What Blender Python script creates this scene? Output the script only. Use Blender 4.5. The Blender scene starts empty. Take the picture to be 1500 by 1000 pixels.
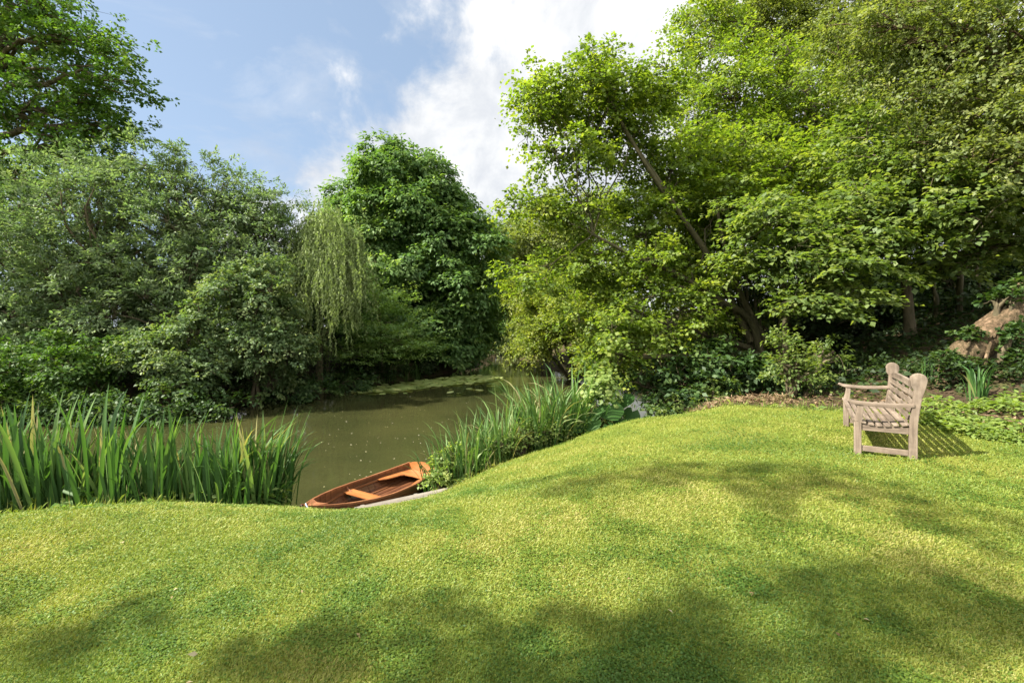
import bpy, math, random
import numpy as np
from mathutils import Vector, Matrix

rng = np.random.default_rng(7)
random.seed(7)
scene = bpy.context.scene
COL = scene.collection
PI = math.pi
WATER_Z = -1.85

# ------------------------------------------------------------------ helpers
def P(px, py, D):
    """plan helper: a sight line of the survey photo at distance D -> world point"""
    return np.array([(px - 750) / 667.0 * D, D, 1.5 - (py - 478) / 667.0 * D])

def norm(v):
    v = np.asarray(v, float)
    return v / (np.linalg.norm(v, axis=-1, keepdims=True) + 1e-9)

def tag(o, label=None, cat=None, group=None, kind=None):
    if label: o['label'] = label
    if cat: o['category'] = cat
    if group: o['group'] = group
    if kind: o['kind'] = kind
    return o

def empty(name, loc, rz=0.0):
    o = bpy.data.objects.new(name, None)
    o.empty_display_size = 0.2
    o.location = loc
    o.rotation_euler = (0, 0, rz)
    COL.objects.link(o)
    return o

def link(name, me, mat=None, parent=None, loc=None):
    o = bpy.data.objects.new(name, me)
    if mat is not None and len(me.materials) == 0:
        me.materials.append(mat)
    COL.objects.link(o)
    if parent is not None: o.parent = parent
    if loc is not None: o.location = loc
    return o

def copy_tree(o, parent=None):
    c = o.copy(); COL.objects.link(c)
    c.parent = parent
    for ch in list(o.children):
        copy_tree(ch, c)
    return c

def np_mesh(name, verts, faces_flat, sizes, tint=None, smooth=False, tintp=None):
    """verts (n,3); faces_flat index list; sizes per face"""
    me = bpy.data.meshes.new(name)
    verts = np.ascontiguousarray(verts, np.float32)
    faces_flat = np.ascontiguousarray(faces_flat, np.int32)
    sizes = np.ascontiguousarray(sizes, np.int32)
    me.vertices.add(len(verts)); me.vertices.foreach_set('co', verts.ravel())
    me.loops.add(len(faces_flat)); me.loops.foreach_set('vertex_index', faces_flat)
    me.polygons.add(len(sizes))
    starts = np.concatenate([[0], np.cumsum(sizes)[:-1]]).astype(np.int32)
    me.polygons.foreach_set('loop_start', starts)
    me.polygons.foreach_set('loop_total', sizes)
    if smooth: me.polygons.foreach_set('use_smooth', np.ones(len(sizes), bool))
    if tint is not None:
        a = me.attributes.new('tint', 'FLOAT', 'FACE')
        a.data.foreach_set('value', np.ascontiguousarray(tint, np.float32))
    if tintp is not None:
        a = me.attributes.new('tint', 'FLOAT', 'POINT')
        a.data.foreach_set('value', np.ascontiguousarray(tintp, np.float32))
    me.update(calc_edges=True)
    return me

class Build:
    """collects simple pieces into one mesh"""
    def __init__(s): s.v = []; s.f = []; s.n = 0
    def add(s, verts, faces):
        verts = [tuple(map(float, v)) for v in verts]
        s.f += [tuple(i + s.n for i in f) for f in faces]
        s.v += verts; s.n += len(verts)
    def box(s, c, d, rot=None):
        hx, hy, hz = d[0] / 2, d[1] / 2, d[2] / 2
        vs = [Vector((x, y, z)) for x in (-hx, hx) for y in (-hy, hy) for z in (-hz, hz)]
        if rot is not None: vs = [rot @ v for v in vs]
        vs = [v + Vector(c) for v in vs]
        s.add(vs, [(0, 1, 3, 2), (4, 6, 7, 5), (0, 4, 5, 1), (2, 3, 7, 6), (0, 2, 6, 4), (1, 5, 7, 3)])
    def bar(s, p0, p1, w, h, up=(0, 0, 1)):
        p0 = Vector(p0); p1 = Vector(p1); d = p1 - p0; L = d.length; d.normalize()
        up = Vector(up); side = d.cross(up).normalized(); u = side.cross(d).normalized()
        rot = Matrix((d, side, u)).transposed()
        s.box((p0 + p1) / 2, (L, w, h), rot)
    def prism(s, outline, axis, a, b):
        """outline of 2D points extruded along axis (0,1,2) from a to b"""
        n = len(outline)
        def mk(t):
            r = []
            for (p, q) in outline:
                r.append({0: (t, p, q), 1: (p, t, q), 2: (p, q, t)}[axis])
            return r
        vs = mk(a) + mk(b)
        fs = [tuple(range(n))[::-1], tuple(range(n, 2 * n))]
        for i in range(n):
            j = (i + 1) % n
            fs.append((i, j, n + j, n + i))
        s.add(vs, fs)
    def tube(s, pts, radii, k=8, cap=True):
        v, f = tube_np(np.array(pts, float), np.array(radii, float), k)
        s.add(v, [tuple(x) for x in f])
        if cap:
            n = len(pts)
            s.f.append(tuple(s.n - n * k + i for i in range(k))[::-1])
            s.f.append(tuple(s.n - k + i for i in range(k)))
    def mesh(s, name, bevel=0.0, smooth=False):
        me = bpy.data.meshes.new(name)
        me.from_pydata(s.v, [], s.f)
        import bmesh
        bm = bmesh.new(); bm.from_mesh(me)
        bmesh.ops.recalc_face_normals(bm, faces=bm.faces)
        if bevel > 0:
            es = [e for e in bm.edges if len(e.link_faces) == 2 and e.calc_face_angle(0) > 0.6]
            bmesh.ops.bevel(bm, geom=es, offset=bevel, segments=2, affect='EDGES', profile=0.6, clamp_overlap=True)
        bm.to_mesh(me); bm.free()
        if smooth:
            me.polygons.foreach_set('use_smooth', np.ones(len(me.polygons), bool))
        me.update()
        return me

def tube_np(pts, radii, k):
    n = len(pts)
    t = np.gradient(pts, axis=0); t = norm(t)
    ref = np.tile(np.array([0.31, 0.17, 0.93]), (n, 1))
    bad = np.abs((t * ref).sum(1)) > 0.95
    ref[bad] = (1, 0.1, 0)
    a = norm(np.cross(t, ref)); b = np.cross(t, a)
    ang = np.arange(k) / k * 2 * PI
    ring = pts[:, None, :] + radii[:, None, None] * (np.cos(ang)[None, :, None] * a[:, None, :] + np.sin(ang)[None, :, None] * b[:, None, :])
    i = np.arange(n - 1)[:, None]; j = np.arange(k)[None, :]; j2 = (j + 1) % k
    f = np.stack([i * k + j + 0 * j2, i * k + j2, (i + 1) * k + j2, (i + 1) * k + j], -1).reshape(-1, 4)
    return ring.reshape(-1, 3), f

class Tubes:
    def __init__(s): s.v = []; s.f = []; s.n = 0
    def add(s, pts, radii, k=6, flute=0.0):
        pts = np.asarray(pts, float)
        v, f = tube_np(pts, np.asarray(radii, float), k)
        if flute:
            q = v.reshape(len(pts), k, 3); a = np.arange(k) / k * 2 * PI; z = np.arange(len(pts))[:, None]
            g = 1 + flute * (.5 * np.sin(3 * a + .25 * z) + .35 * np.sin(7 * a - .18 * z) + .3 * rng.normal(0, 1, (len(pts), k)))
            v = (pts[:, None] + (q - pts[:, None]) * g[..., None]).reshape(-1, 3)
        s.v.append(v); s.f.append(f + s.n); s.n += len(v)
    def mesh(s, name, origin=(0, 0, 0)):
        v = np.concatenate(s.v) - np.asarray(origin); f = np.concatenate(s.f)
        return np_mesh(name, v, f.ravel(), np.full(len(f), 4), smooth=True)

def curve(p0, p1, sag=0.0, wob=0.0, n=7, up=None):
    p0 = np.asarray(p0, float); p1 = np.asarray(p1, float)
    t = np.linspace(0, 1, n)[:, None]
    L = np.linalg.norm(p1 - p0)
    pts = p0 * (1 - t) + p1 * t
    pts[:, 2:3] += sag * L * 4 * t * (1 - t)
    w = rng.normal(0, 1, (n, 3)) * wob * L / n
    w = np.cumsum(w, 0); w -= w[0] + t * (w[-1] - w[0])
    return pts + w

def smooth_path(pts, n=24):
    """Catmull-Rom through points"""
    pts = np.asarray(pts, float)
    q = np.vstack([2 * pts[0] - pts[1], pts, 2 * pts[-1] - pts[-2]])
    out = []
    m = len(pts) - 1
    for s in np.linspace(0, m - 1e-6, n):
        i = int(s); u = s - i
        p0, p1, p2, p3 = q[i], q[i + 1], q[i + 2], q[i + 3]
        out.append(0.5 * ((2 * p1) + (-p0 + p2) * u + (2 * p0 - 5 * p1 + 4 * p2 - p3) * u * u + (-p0 + 3 * p1 - 3 * p2 + p3) * u ** 3))
    return np.array(out)

# ------------------------------------------------------------------ materials
def new_mat(name):
    m = bpy.data.materials.new(name); m.use_nodes = True
    nt = m.node_tree; nt.nodes.clear()
    out = nt.nodes.new('ShaderNodeOutputMaterial')
    return m, nt, out

def N(nt, typ, **kw):
    n = nt.nodes.new(typ)
    for k, v in kw.items():
        if k.startswith('i_'):
            n.inputs[k[2:].replace('_', ' ')].default_value = v
        else:
            setattr(n, k, v)
    return n

def ramp(nt, fac, stops):
    r = nt.nodes.new('ShaderNodeValToRGB')
    el = r.color_ramp.elements
    while len(el) < len(stops): el.new(0.5)
    for e, (p, c) in zip(el, stops):
        e.position = p; e.color = (c[0], c[1], c[2], 1)
    nt.links.new(fac, r.inputs['Fac'])
    return r.outputs['Color']

def noise(nt, vec, scale, detail=4, rough=0.55, dist=0.0):
    n = nt.nodes.new('ShaderNodeTexNoise')
    n.inputs['Scale'].default_value = scale
    n.inputs['Detail'].default_value = detail
    n.inputs['Roughness'].default_value = rough
    n.inputs['Distortion'].default_value = dist
    if vec is not None: nt.links.new(vec, n.inputs['Vector'])
    return n.outputs['Fac']

def mixc(nt, fac, a, b, mode='MIX'):
    m = nt.nodes.new('ShaderNodeMix'); m.data_type = 'RGBA'; m.blend_type = mode
    for sock, v in ((m.inputs['Factor'], fac), (m.inputs['A'], a), (m.inputs['B'], b)):
        if hasattr(v, 'is_output'): nt.links.new(v, sock)
        elif isinstance(v, (int, float)): sock.default_value = v
        else: sock.default_value = (*v, 1)
    return m.outputs['Result']

def math_n(nt, op, a, b=None, c=None, clamp=False):
    m = nt.nodes.new('ShaderNodeMath'); m.operation = op; m.use_clamp = clamp
    for i, v in enumerate((a, b, c)):
        if v is None: continue
        if hasattr(v, 'is_output'): nt.links.new(v, m.inputs[i])
        else: m.inputs[i].default_value = v
    return m.outputs[0]

def leaf_mat(name, stops, trans=0.38, tcol=(1.5, 1.55, 0.6), gloss=0.03, rough=0.6, patch=0.0):
    """leaf: diffuse + light shining through; tint picks the leaf's own colour"""
    m, nt, out = new_mat(name)
    if gloss >= .03 and name not in ('lily_pad',): gloss = .018; rough = .55
    trans = min(.55, trans + .12)
    at = N(nt, 'ShaderNodeAttribute', attribute_name='tint')
    fac = at.outputs['Fac']
    if patch:
        geo = N(nt, 'ShaderNodeNewGeometry')
        nz = noise(nt, geo.outputs['Position'], 0.8, 3)
        nz = math_n(nt, 'MULTIPLY_ADD', nz, patch, -patch * 0.5)
        fac = math_n(nt, 'ADD', fac, nz, clamp=True)
    colr = ramp(nt, fac, stops)
    d = N(nt, 'ShaderNodeBsdfDiffuse'); nt.links.new(colr, d.inputs['Color'])
    t = N(nt, 'ShaderNodeBsdfTranslucent')
    tc = mixc(nt, 1.0, colr, tcol, 'MULTIPLY'); nt.links.new(tc, t.inputs['Color'])
    mx = N(nt, 'ShaderNodeMixShader'); mx.inputs[0].default_value = trans
    nt.links.new(d.outputs[0], mx.inputs[1]); nt.links.new(t.outputs[0], mx.inputs[2])
    g = N(nt, 'ShaderNodeBsdfGlossy'); g.inputs['Roughness'].default_value = rough
    g.inputs['Color'].default_value = (0.9, 0.95, 0.85, 1)
    mx2 = N(nt, 'ShaderNodeMixShader'); mx2.inputs[0].default_value = gloss
    nt.links.new(mx.outputs[0], mx2.inputs[1]); nt.links.new(g.outputs[0], mx2.inputs[2])
    nt.links.new(mx2.outputs[0], out.inputs['Surface'])
    return m

def bark_mat(name, c0, c1, c2, scale=6.0, stretch=.3, bump=.7):
    m, nt, out = new_mat(name)
    tc = N(nt, 'ShaderNodeTexCoord')
    mp = N(nt, 'ShaderNodeMapping'); mp.inputs['Scale'].default_value = (1, 1, stretch)
    nt.links.new(tc.outputs['Object'], mp.inputs['Vector'])
    n1 = noise(nt, mp.outputs[0], scale, 6, 0.65, 0.6)
    n2 = noise(nt, tc.outputs['Object'], 1.3, 3)
    colr = ramp(nt, n1, [(0.3, c0), (0.52, c1), (0.72, c2)])
    colr = mixc(nt, math_n(nt, 'MULTIPLY', n2, 0.5), colr, (0.05, 0.065, 0.022))
    p = N(nt, 'ShaderNodeBsdfPrincipled'); p.inputs['Roughness'].default_value = 0.9
    p.inputs['Specular IOR Level'].default_value = 0.15
    nt.links.new(colr, p.inputs['Base Color'])
    b = N(nt, 'ShaderNodeBump'); b.inputs['Strength'].default_value = bump; b.inputs['Distance'].default_value = 0.05
    nt.links.new(n1, b.inputs['Height']); nt.links.new(b.outputs[0], p.inputs['Normal'])
    nt.links.new(p.outputs[0], out.inputs['Surface'])
    return m

def wood_mat(name, axis, c0, c1, c2, rough=0.85, spec=0.2, coat=0.0, scale=22, dirt=0.35):
    m, nt, out = new_mat(name)
    tc = N(nt, 'ShaderNodeTexCoord')
    mp = N(nt, 'ShaderNodeMapping')
    sc = [1, 1, 1]; sc[axis] = 0.07
    mp.inputs['Scale'].default_value = sc
    nt.links.new(tc.outputs['Object'], mp.inputs['Vector'])
    n1 = noise(nt, mp.outputs[0], scale, 7, 0.7, 0.4)
    n2 = noise(nt, tc.outputs['Object'], 5, 4, 0.6)
    colr = ramp(nt, n1, [(0.28, c0), (0.5, c1), (0.7, c2)])
    colr = mixc(nt, ramp(nt, n2, [(0.45, (0, 0, 0)), (0.75, (dirt, dirt, dirt))]), colr, [x * 0.4 for x in c0])
    p = N(nt, 'ShaderNodeBsdfPrincipled'); p.inputs['Roughness'].default_value = rough
    p.inputs['Specular IOR Level'].default_value = spec
    p.inputs['Coat Weight'].default_value = coat; p.inputs['Coat Roughness'].default_value = 0.25
    nt.links.new(colr, p.inputs['Base Color'])
    b = N(nt, 'ShaderNodeBump'); b.inputs['Strength'].default_value = 0.4; b.inputs['Distance'].default_value = 0.006
    nt.links.new(n1, b.inputs['Height']); nt.links.new(b.outputs[0], p.inputs['Normal'])
    nt.links.new(p.outputs[0], out.inputs['Surface'])
    return m

def plain_mat(name, c, rough=0.6, metal=0.0):
    m, nt, out = new_mat(name)
    tc = N(nt, 'ShaderNodeTexCoord')
    n1 = noise(nt, tc.outputs['Object'], 30, 4)
    colr = ramp(nt, n1, [(0.3, [x * 0.6 for x in c]), (0.7, c)])
    p = N(nt, 'ShaderNodeBsdfPrincipled'); p.inputs['Roughness'].default_value = rough; p.inputs['Metallic'].default_value = metal
    nt.links.new(colr, p.inputs['Base Color'])
    nt.links.new(p.outputs[0], out.inputs['Surface'])
    return m

# ------------------------------------------------------------------ leaves
def leaf_quads(pos, axis, nrm, L, W, fold=0.12, curl=0.1):
    n = len(pos)
    axis = norm(axis)
    nrm = nrm - axis * (nrm * axis).sum(1, keepdims=True)
    nrm = norm(nrm)
    w = np.cross(nrm, axis)
    L = np.broadcast_to(L, (n,))[:, None]; W = np.broadcast_to(W, (n,))[:, None]
    v = np.empty((n, 4, 3))
    v[:, 0] = pos
    v[:, 1] = pos + axis * 0.45 * L + w * W * 0.5 + nrm * fold * W
    v[:, 2] = pos + axis * L - nrm * curl * L
    v[:, 3] = pos + axis * 0.45 * L - w * W * 0.5 + nrm * fold * W
    return v.reshape(-1, 3)

def quads_mesh(name, v, tint, origin=(0, 0, 0)):
    n = len(v) // 4
    return np_mesh(name, v - np.asarray(origin), np.arange(4 * n), np.full(n, 4), tint=tint)

def rand_dirs(n, zmin=-0.6):
    z = rng.uniform(zmin, 1, n); a = rng.uniform(0, 2 * PI, n); r = np.sqrt(1 - z * z)
    return np.stack([r * np.cos(a), r * np.sin(a), z], 1)

def sprays_to_leaves(p, u, S):
    """p,u: spray bases and outward directions; S: dict of the species' look"""
    n = len(p); m = S['leaves']
    t = norm(u * S.get('out', 1.0) + rng.normal(0, S.get('twig_jit', 0.4), (n, 3)) + np.array([0, 0, S.get('rise', 0.0)]))
    if 'flat' in S:
        t[:, 2] *= (1 - S['flat']); t[:, 2] += S.get('tilt', 0.0); t = norm(t)
    upv = norm(np.array([0, 0, 1.0]) + rng.normal(0, 0.35, (n, 3)))
    sv = norm(np.cross(t, upv))
    ln = S['twig'] * rng.uniform(0.6, 1.3, n)
    f = (np.arange(m)[None, :] + rng.uniform(0, 1, (n, m))) / m
    side = np.where(np.arange(m) % 2 == 0, 1.0, -1.0)[None, :] * np.ones((n, 1))
    lat = S.get('lat', 0.25) * ln[:, None] * rng.uniform(0.1, 1, (n, m)) * (1.1 - 0.7 * f)
    pos = p[:, None, :] + t[:, None, :] * (ln[:, None] * f)[..., None] + sv[:, None, :] * (side * lat)[..., None]
    pos += rng.normal(0, S.get('thick', 0.06), (n, m, 3)) * ln[:, None, None]
    pos[..., 2] -= S.get('droop', 0.2) * (ln[:, None] * f * f)
    ax = t[:, None, :] * S.get('fwd', 0.6) + sv[:, None, :] * side[..., None] * S.get('sidew', 0.8) + rng.normal(0, 0.35, (n, m, 3))
    ax[..., 2] -= S.get('hang', 0.3)
    nr = np.array([0, 0, S.get('nup', 1.0)]) + u[:, None, :] * S.get('nout', 0.5) + rng.normal(0, S.get('njit', 0.45), (n, m, 3))
    sc = rng.uniform(0.65, 1.25, (n, m))
    tint = np.clip(0.5 + rng.normal(0, 0.17, (n, 1)) + rng.normal(0, 0.14, (n, m)) + S.get('tipbright', 0.15) * (f - 0.5), 0, 1)
    return leaf_quads(pos.reshape(-1, 3), ax.reshape(-1, 3), nr.reshape(-1, 3), (S['L'] * sc).ravel(), (S['W'] * sc).ravel(), S.get('fold', 0.12), S.get('curl', 0.12)), tint.ravel()

def lobes_of(masses):
    """masses: (centre, radii, n_lobes, lobe_size) -> list of (centre, radius, mass index)"""
    L = []
    for mi, (c, r, n, k) in enumerate(masses):
        c = np.asarray(c, float); r = np.asarray(r, float)
        if n <= 1:
            L.append((c, r, mi)); continue
        # well spread directions
        g = (np.arange(n) + 0.5) / n
        z = 1 - 1.75 * g; a = PI * (1 + 5 ** .5) * np.arange(n) + rng.uniform(0, 6)
        q = np.stack([np.sqrt(np.clip(1 - z * z, 0, 1)) * np.cos(a), np.sqrt(np.clip(1 - z * z, 0, 1)) * np.sin(a), z], 1)
        q = norm(q + rng.normal(0, 0.22, q.shape))
        rad = rng.uniform(0.58, 0.86, n)
        for qi, ri in zip(q, rad):
            s = k * rng.uniform(0.72, 1.3)
            sc = s * np.cbrt(np.prod(r))
            L.append((c + r * qi * ri, sc * np.array([1.1, 1.1, 0.85]), mi))
        L.append((c, r * 0.5, mi))
    return L

def make_plant(name, label, cat, base, masses, S, lmat, bmat, trunk=None, trunk_r=0.25, spray=60, limbs=True,
               extra_limbs=(), group=None, twigs=True, clump=6, inside=0.35, shell=(0.62, 1.06), zmin=-0.7, minz=None, rot=None, limb_k=1.0, dens=1.5, big=1.12, flute=0.0):
    """one tree or shrub: Empty > trunk (wood), crown (leaves)"""
    base = np.asarray(base, float)
    root = empty(name, base)
    tag(root, label, cat, group)
    lobes = lobes_of(masses)
    C = np.array([l[0] for l in lobes]); R = np.array([l[1] for l in lobes])
    T = Tubes()
    main = None
    if trunk is not None:
        main = smooth_path([base - np.array([0, 0, .25])] + [np.asarray(q, float) for q in trunk], 22)
        rr = np.linspace(1, 0.35, 22); rr[:4] += np.array([0.45, 0.25, 0.12, 0.04])
        main = main + np.cumsum(rng.normal(0, trunk_r * 0.05, main.shape), 0) * np.linspace(0, 1, 22)[:, None]
        if flute:
            fine = smooth_path(main, 90)
            T.add(fine, np.interp(np.linspace(0, 1, 90), [0, .1, .25, .4, 1], [.5, .72, .9, 1.0, .5]) * trunk_r, 30, flute)
        else:
            T.add(main, rr * trunk_r, 10)
    if limbs:
        nodes = {}
        for mi, (c, r, n, k) in enumerate(masses):
            c = np.asarray(c, float)
            if main is not None:
                d = np.linalg.norm(main - c, axis=1) + 1.2 * np.maximum(0, main[:, 2] - c[2] + 0.2)
                d[:5] += 2
                j = int(np.argmin(d)); s = main[j]; r0 = trunk_r * (1 - 0.65 * j / 21) * 0.6
            else:
                s = base + rng.normal(0, .1, 3) * np.array([1, 1, 0]) - np.array([0, 0, 0.2]); r0 = trunk_r
            if n <= 1 and len(masses) > 4 and limb_k == 1: r0 *= .12
            pts = curve(s, c, 0.06, 0.25, 9)
            T.add(pts, np.linspace(r0, max(r0 * 0.35, 0.012), 9) * limb_k, 7)
            nodes[mi] = (pts, r0 * limb_k)
        for (c, r, mi) in lobes:
            pts0, r0 = nodes[mi]
            j = rng.integers(4, 8)
            pts = curve(pts0[j], c, 0.05, 0.3, 7)
            T.add(pts, np.linspace(r0 * 0.42, max(0.008, r0 * 0.1), 7), 5)
    for (pts, r0, r1) in extra_limbs:
        q = smooth_path(pts, 18)
        q = q + np.cumsum(rng.normal(0, r0 * 0.08, q.shape), 0) * np.linspace(0, 1, 18)[:, None]
        T.add(q, np.linspace(r0, r1, 18), 8)
    ps, us = [], []
    for li, (c, r, mi) in enumerate(lobes):
        ns = max(6, int(spray * dens * (np.prod(r) ** (2 / 3)) * rng.uniform(0.7, 1.25)))
        k = max(3, int(clump * max(1, np.mean(r))))
        cd = rand_dirs(k, zmin)
        u = norm(cd[rng.integers(0, k, ns)] + rng.normal(0, 0.42, (ns, 3)))
        rho = rng.uniform(shell[0], shell[1], ns)
        p = c + r * u * rho[:, None]
        # thin out what lies deep inside neighbouring lobes
        q = ((p[:, None, :] - C[None]) / R[None]); dd = np.sqrt((q * q).sum(-1)); dd[:, li] = 9
        deep = dd.min(1) < 0.62
        keep = (~deep) | (rng.random(ns) < inside)
        if minz is not None: keep &= p[:, 2] > minz
        p = p[keep]; u = u[keep]
        if twigs:
            for a in range(0, len(p), 5):
                s = c + (p[a] - c) * 0.15
                T.add(curve(s, p[a] + norm(u[a]) * S['twig'] * 0.5, 0.04, 0.3, 4), np.array([.018, .012, .008, .004]) * (0.6 + 0.2 * np.mean(r)), 3)
        ps.append(p); us.append(u)
    p = np.concatenate(ps); u = np.concatenate(us)
    S = dict(S, L=S['L'] * big, W=S['W'] * big)
    v, tint = sprays_to_leaves(p, u, S)
    crown = link('crown', quads_mesh(name + '_crown', v, tint, base), lmat, root)
    if T.n:
        link('trunk', T.mesh(name + '_trunk', base), bmat, root)
    return root

# ------------------------------------------------------------------ terrain
SHORE = np.array([(-60, 9), (-14, 8.2), (-8, 7.2), (-6, 6.7), (-4.6, 6.7), (-3.4, 6.9), (-2.5, 7.45), (-1.7, 8.2), (-1.2, 9.2), (-.2, 10.0),
                  (1.2, 10.8), (2.7, 11.3), (4.5, 12.0), (6, 13), (7.3, 15), (7.8, 18), (7.2, 22), (5.2, 30), (2, 38), (.6, 50), (.6, 62),
                  (-1.6, 62), (-1.6, 50), (-3, 36), (-5, 31), (-7, 27.5), (-9, 24), (-10.5, 21.5), (-14, 18.2), (-20, 17), (-30, 16), (-60, 16)], float)
LAWN = np.array([(-30, -12), (-30, 4.6), (-8, 4.5), (-5.06, 4.75), (-4.1, 5.2), (-2.9, 6.1), (-2.35, 6.5), (-1.0, 7.9), (0, 8.9), (1.4, 9.75),
                 (2.6, 10.2), (3.6, 10.3), (4.6, 9.7), (5.2, 8.9), (5.9, 8.0), (6.3, 7.15), (6.55, 6.3), (7.2, 5.0), (9, 2), (14, -12)], float)

def in_poly(x, y, poly):
    inside = np.zeros(x.shape, bool)
    n = len(poly)
    for i in range(n):
        x1, y1 = poly[i]; x2, y2 = poly[(i + 1) % n]
        c = ((y1 > y) != (y2 > y))
        with np.errstate(divide='ignore', invalid='ignore'):
            xi = (x2 - x1) * (y - y1) / (y2 - y1 + 1e-12) + x1
        inside ^= c & (x < xi)
    return inside

def dist_poly(x, y, poly):
    d = np.full(x.shape, 1e9)
    n = len(poly)
    for i in range(n):
        a = poly[i]; b = poly[(i + 1) % n]; ab = b - a
        t = np.clip(((x - a[0]) * ab[0] + (y - a[1]) * ab[1]) / (ab @ ab), 0, 1)
        d = np.minimum(d, np.hypot(x - a[0] - t * ab[0], y - a[1] - t * ab[1]))
    return d

CP = [(0, 0, 0), (3, 0, 0), (6, 0, .05), (9, 0, .3), (3, 3, 0), (6, 3, .03), (9, 4, .4), (4.3, 5.3, 0), (5.3, 7, 0), (5.8, 8, .02), (2.5, 5, -.03),
      (3.5, 8, -.12), (0, 3, -.05), (-3, 0, 0), (-8, 0, -.1), (-3, 3, -.2), (-8, 3, -.4), (1, 6, -.3), (0, 5, -.28), (2, 7.5, -.35), (1.2, 8, -.6),
      (-5.06, 4.5, -.38), (-4.1, 5, -.45), (-2.8, 6, -.90), (-2.0, 6.4, -1.10), (-3.37, 5, -.46), (-2.78, 5.3, -.60), (-2.06, 5.5, -.74), (-1.69, 4.5, -.36), (-1.4, 5.5, -.66), (-1.0, 4.5, -.30), (-1.0, 6, -.75), (-1.3, 6.8, -1.08), (-1.5, 3.4, -.14), (-.96, 7.9, -1.26), (.13, 9, -1.12), (1.47, 9.8, -.95),
      (2.6, 10.2, -.78), (4.5, 10.4, -.42), (-8, 4.6, -.6), (-14, 5, -.8), (-6.5, 5.6, -1.0), (-4.6, 5.9, -1.1), (3.7, 9.4, -.3), (5.0, 9.0, -.1), (-30, 5, -.8), (-30, 0, -.2),
      (-14, 22, -.9), (-20, 22, -.8), (-30, 25, -.5), (-10, 28, -.8), (-7, 35, -.7), (-4, 45, -.6), (-12, 40, -.5), (-20, 50, 0), (-40, 40, .0),
      (7, 11.5, -.4), (6.5, 9.5, .05), (8.8, 9, .62), (9, 7, .45), (7.5, 8, .2), (9, 12, .5), (12, 10, 1.5), (14, 14, 2.2), (10, 18, .2), (12, 25, 1.5), (9, 32, 0), (5, 42, -.6),
      (18, 20, 3.8), (12, 5, 1.1), (15, 0, 1.4), (20, 40, 3), (4, 55, -.5), (0, 68, -.4), (7.0, 6.3, .12), (6.6, 7.3, .15),
      (-20, 12, -2.6), (-10, 13, -2.6), (-4, 11, -2.6), (-2, 14, -2.7), (0, 17, -2.7), (-3, 22, -2.7), (3, 16, -2.6), (3, 22, -2.6), (1, 30, -2.6),
      (-1, 32, -2.5), (-.4, 42, -2.4), (-.5, 55, -2.3), (-30, 12, -2.6), (-8, 10, -2.6), (-5.5, 9, -2.5)]
CP += [(x, y, -1.87) for (x, y) in SHORE[1:31] if abs(x) < 31]
CP = np.array(CP, float)
def _U(r2): return np.where(r2 > 1e-12, 0.5 * r2 * np.log(r2 + 1e-12), 0)
_n = len(CP)
_K = _U(((CP[:, None, :2] - CP[None, :, :2]) ** 2).sum(-1)) + np.eye(_n) * 0.02
_Pm = np.hstack([np.ones((_n, 1)), CP[:, :2]])
_A = np.zeros((_n + 3, _n + 3)); _A[:_n, :_n] = _K; _A[:_n, _n:] = _Pm; _A[_n:, :_n] = _Pm.T
_W = np.linalg.solve(_A, np.concatenate([CP[:, 2], [0, 0, 0]]))
def height(x, y):
    x = np.asarray(x, float); y = np.asarray(y, float); sh = x.shape
    xf = x.ravel(); yf = y.ravel()
    z = np.empty(len(xf))
    for a in range(0, len(xf), 20000):
        xs, ys = xf[a:a + 20000], yf[a:a + 20000]
        r2 = (xs[:, None] - CP[None, :, 0]) ** 2 + (ys[:, None] - CP[None, :, 1]) ** 2
        z[a:a + 20000] = _U(r2) @ _W[:_n] + _W[_n] + xs * _W[_n + 1] + ys * _W[_n + 2]
    z = np.clip(z, -3, 9)
    d = np.hypot(xf, yf - 20)
    w = np.clip((d - 38) / 40, 0, 1); w = w * w * (3 - 2 * w)
    z = z * (1 - w) + w * (-0.4 + 0.004 * np.clip(d - 38, 0, 300))
    ins = in_poly(xf, yf, SHORE)
    z = np.where(ins, np.minimum(z, -1.9), np.maximum(z, -1.79))
    # gentle unevenness
    z += np.where(ins, 0, 0.012 * np.sin(2.1 * xf + 0.7) * np.sin(1.7 * yf + 1.1) + 0.008 * np.sin(5.3 * xf + yf) * np.sin(4.1 * yf - xf))
    return z.reshape(sh)

def axis_coords(lo, hi, step, far, grow=1.13):
    mid = list(np.arange(lo, hi + 1e-6, step))
    a, s = lo, step
    left = []
    while a > -far:
        s *= grow; a -= s; left.append(a)
    b, s = hi, step
    right = []
    while b < far:
        s *= grow; b += s; right.append(b)
    return np.array(left[::-1] + mid + right)

gx = axis_coords(-8, 9, 0.12, 900); gy = axis_coords(-1.5, 13, 0.12, 900)
GX, GY = np.meshgrid(gx, gy)
GZ = height(GX, GY)
nx, ny = len(gx), len(gy)
gv = np.stack([GX.ravel(), GY.ravel(), GZ.ravel()], 1)
ii, jj = np.meshgrid(np.arange(nx - 1), np.arange(ny - 1))
q0 = (jj * nx + ii).ravel()
gf = np.stack([q0, q0 + 1, q0 + nx + 1, q0 + nx], 1)
me = np_mesh('ground', gv, gf.ravel(), np.full(len(gf), 4), smooth=True)
lawnd = dist_poly(gv[:, 0], gv[:, 1], LAWN); lin = in_poly(gv[:, 0], gv[:, 1], LAWN)
lw = np.clip(0.5 + np.where(lin, lawnd, -lawnd) / 0.3, 0, 1)
fielddist = np.hypot(gv[:, 0], gv[:, 1] - 20)
left_bank = (gv[:, 1] > 14) & (gv[:, 0] < 0) & ~in_poly(gv[:, 0], gv[:, 1], SHORE)
fld = np.where((fielddist > 34) | left_bank & (dist_poly(gv[:, 0], gv[:, 1], SHORE) > 5), 1.0, 0.0)
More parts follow.
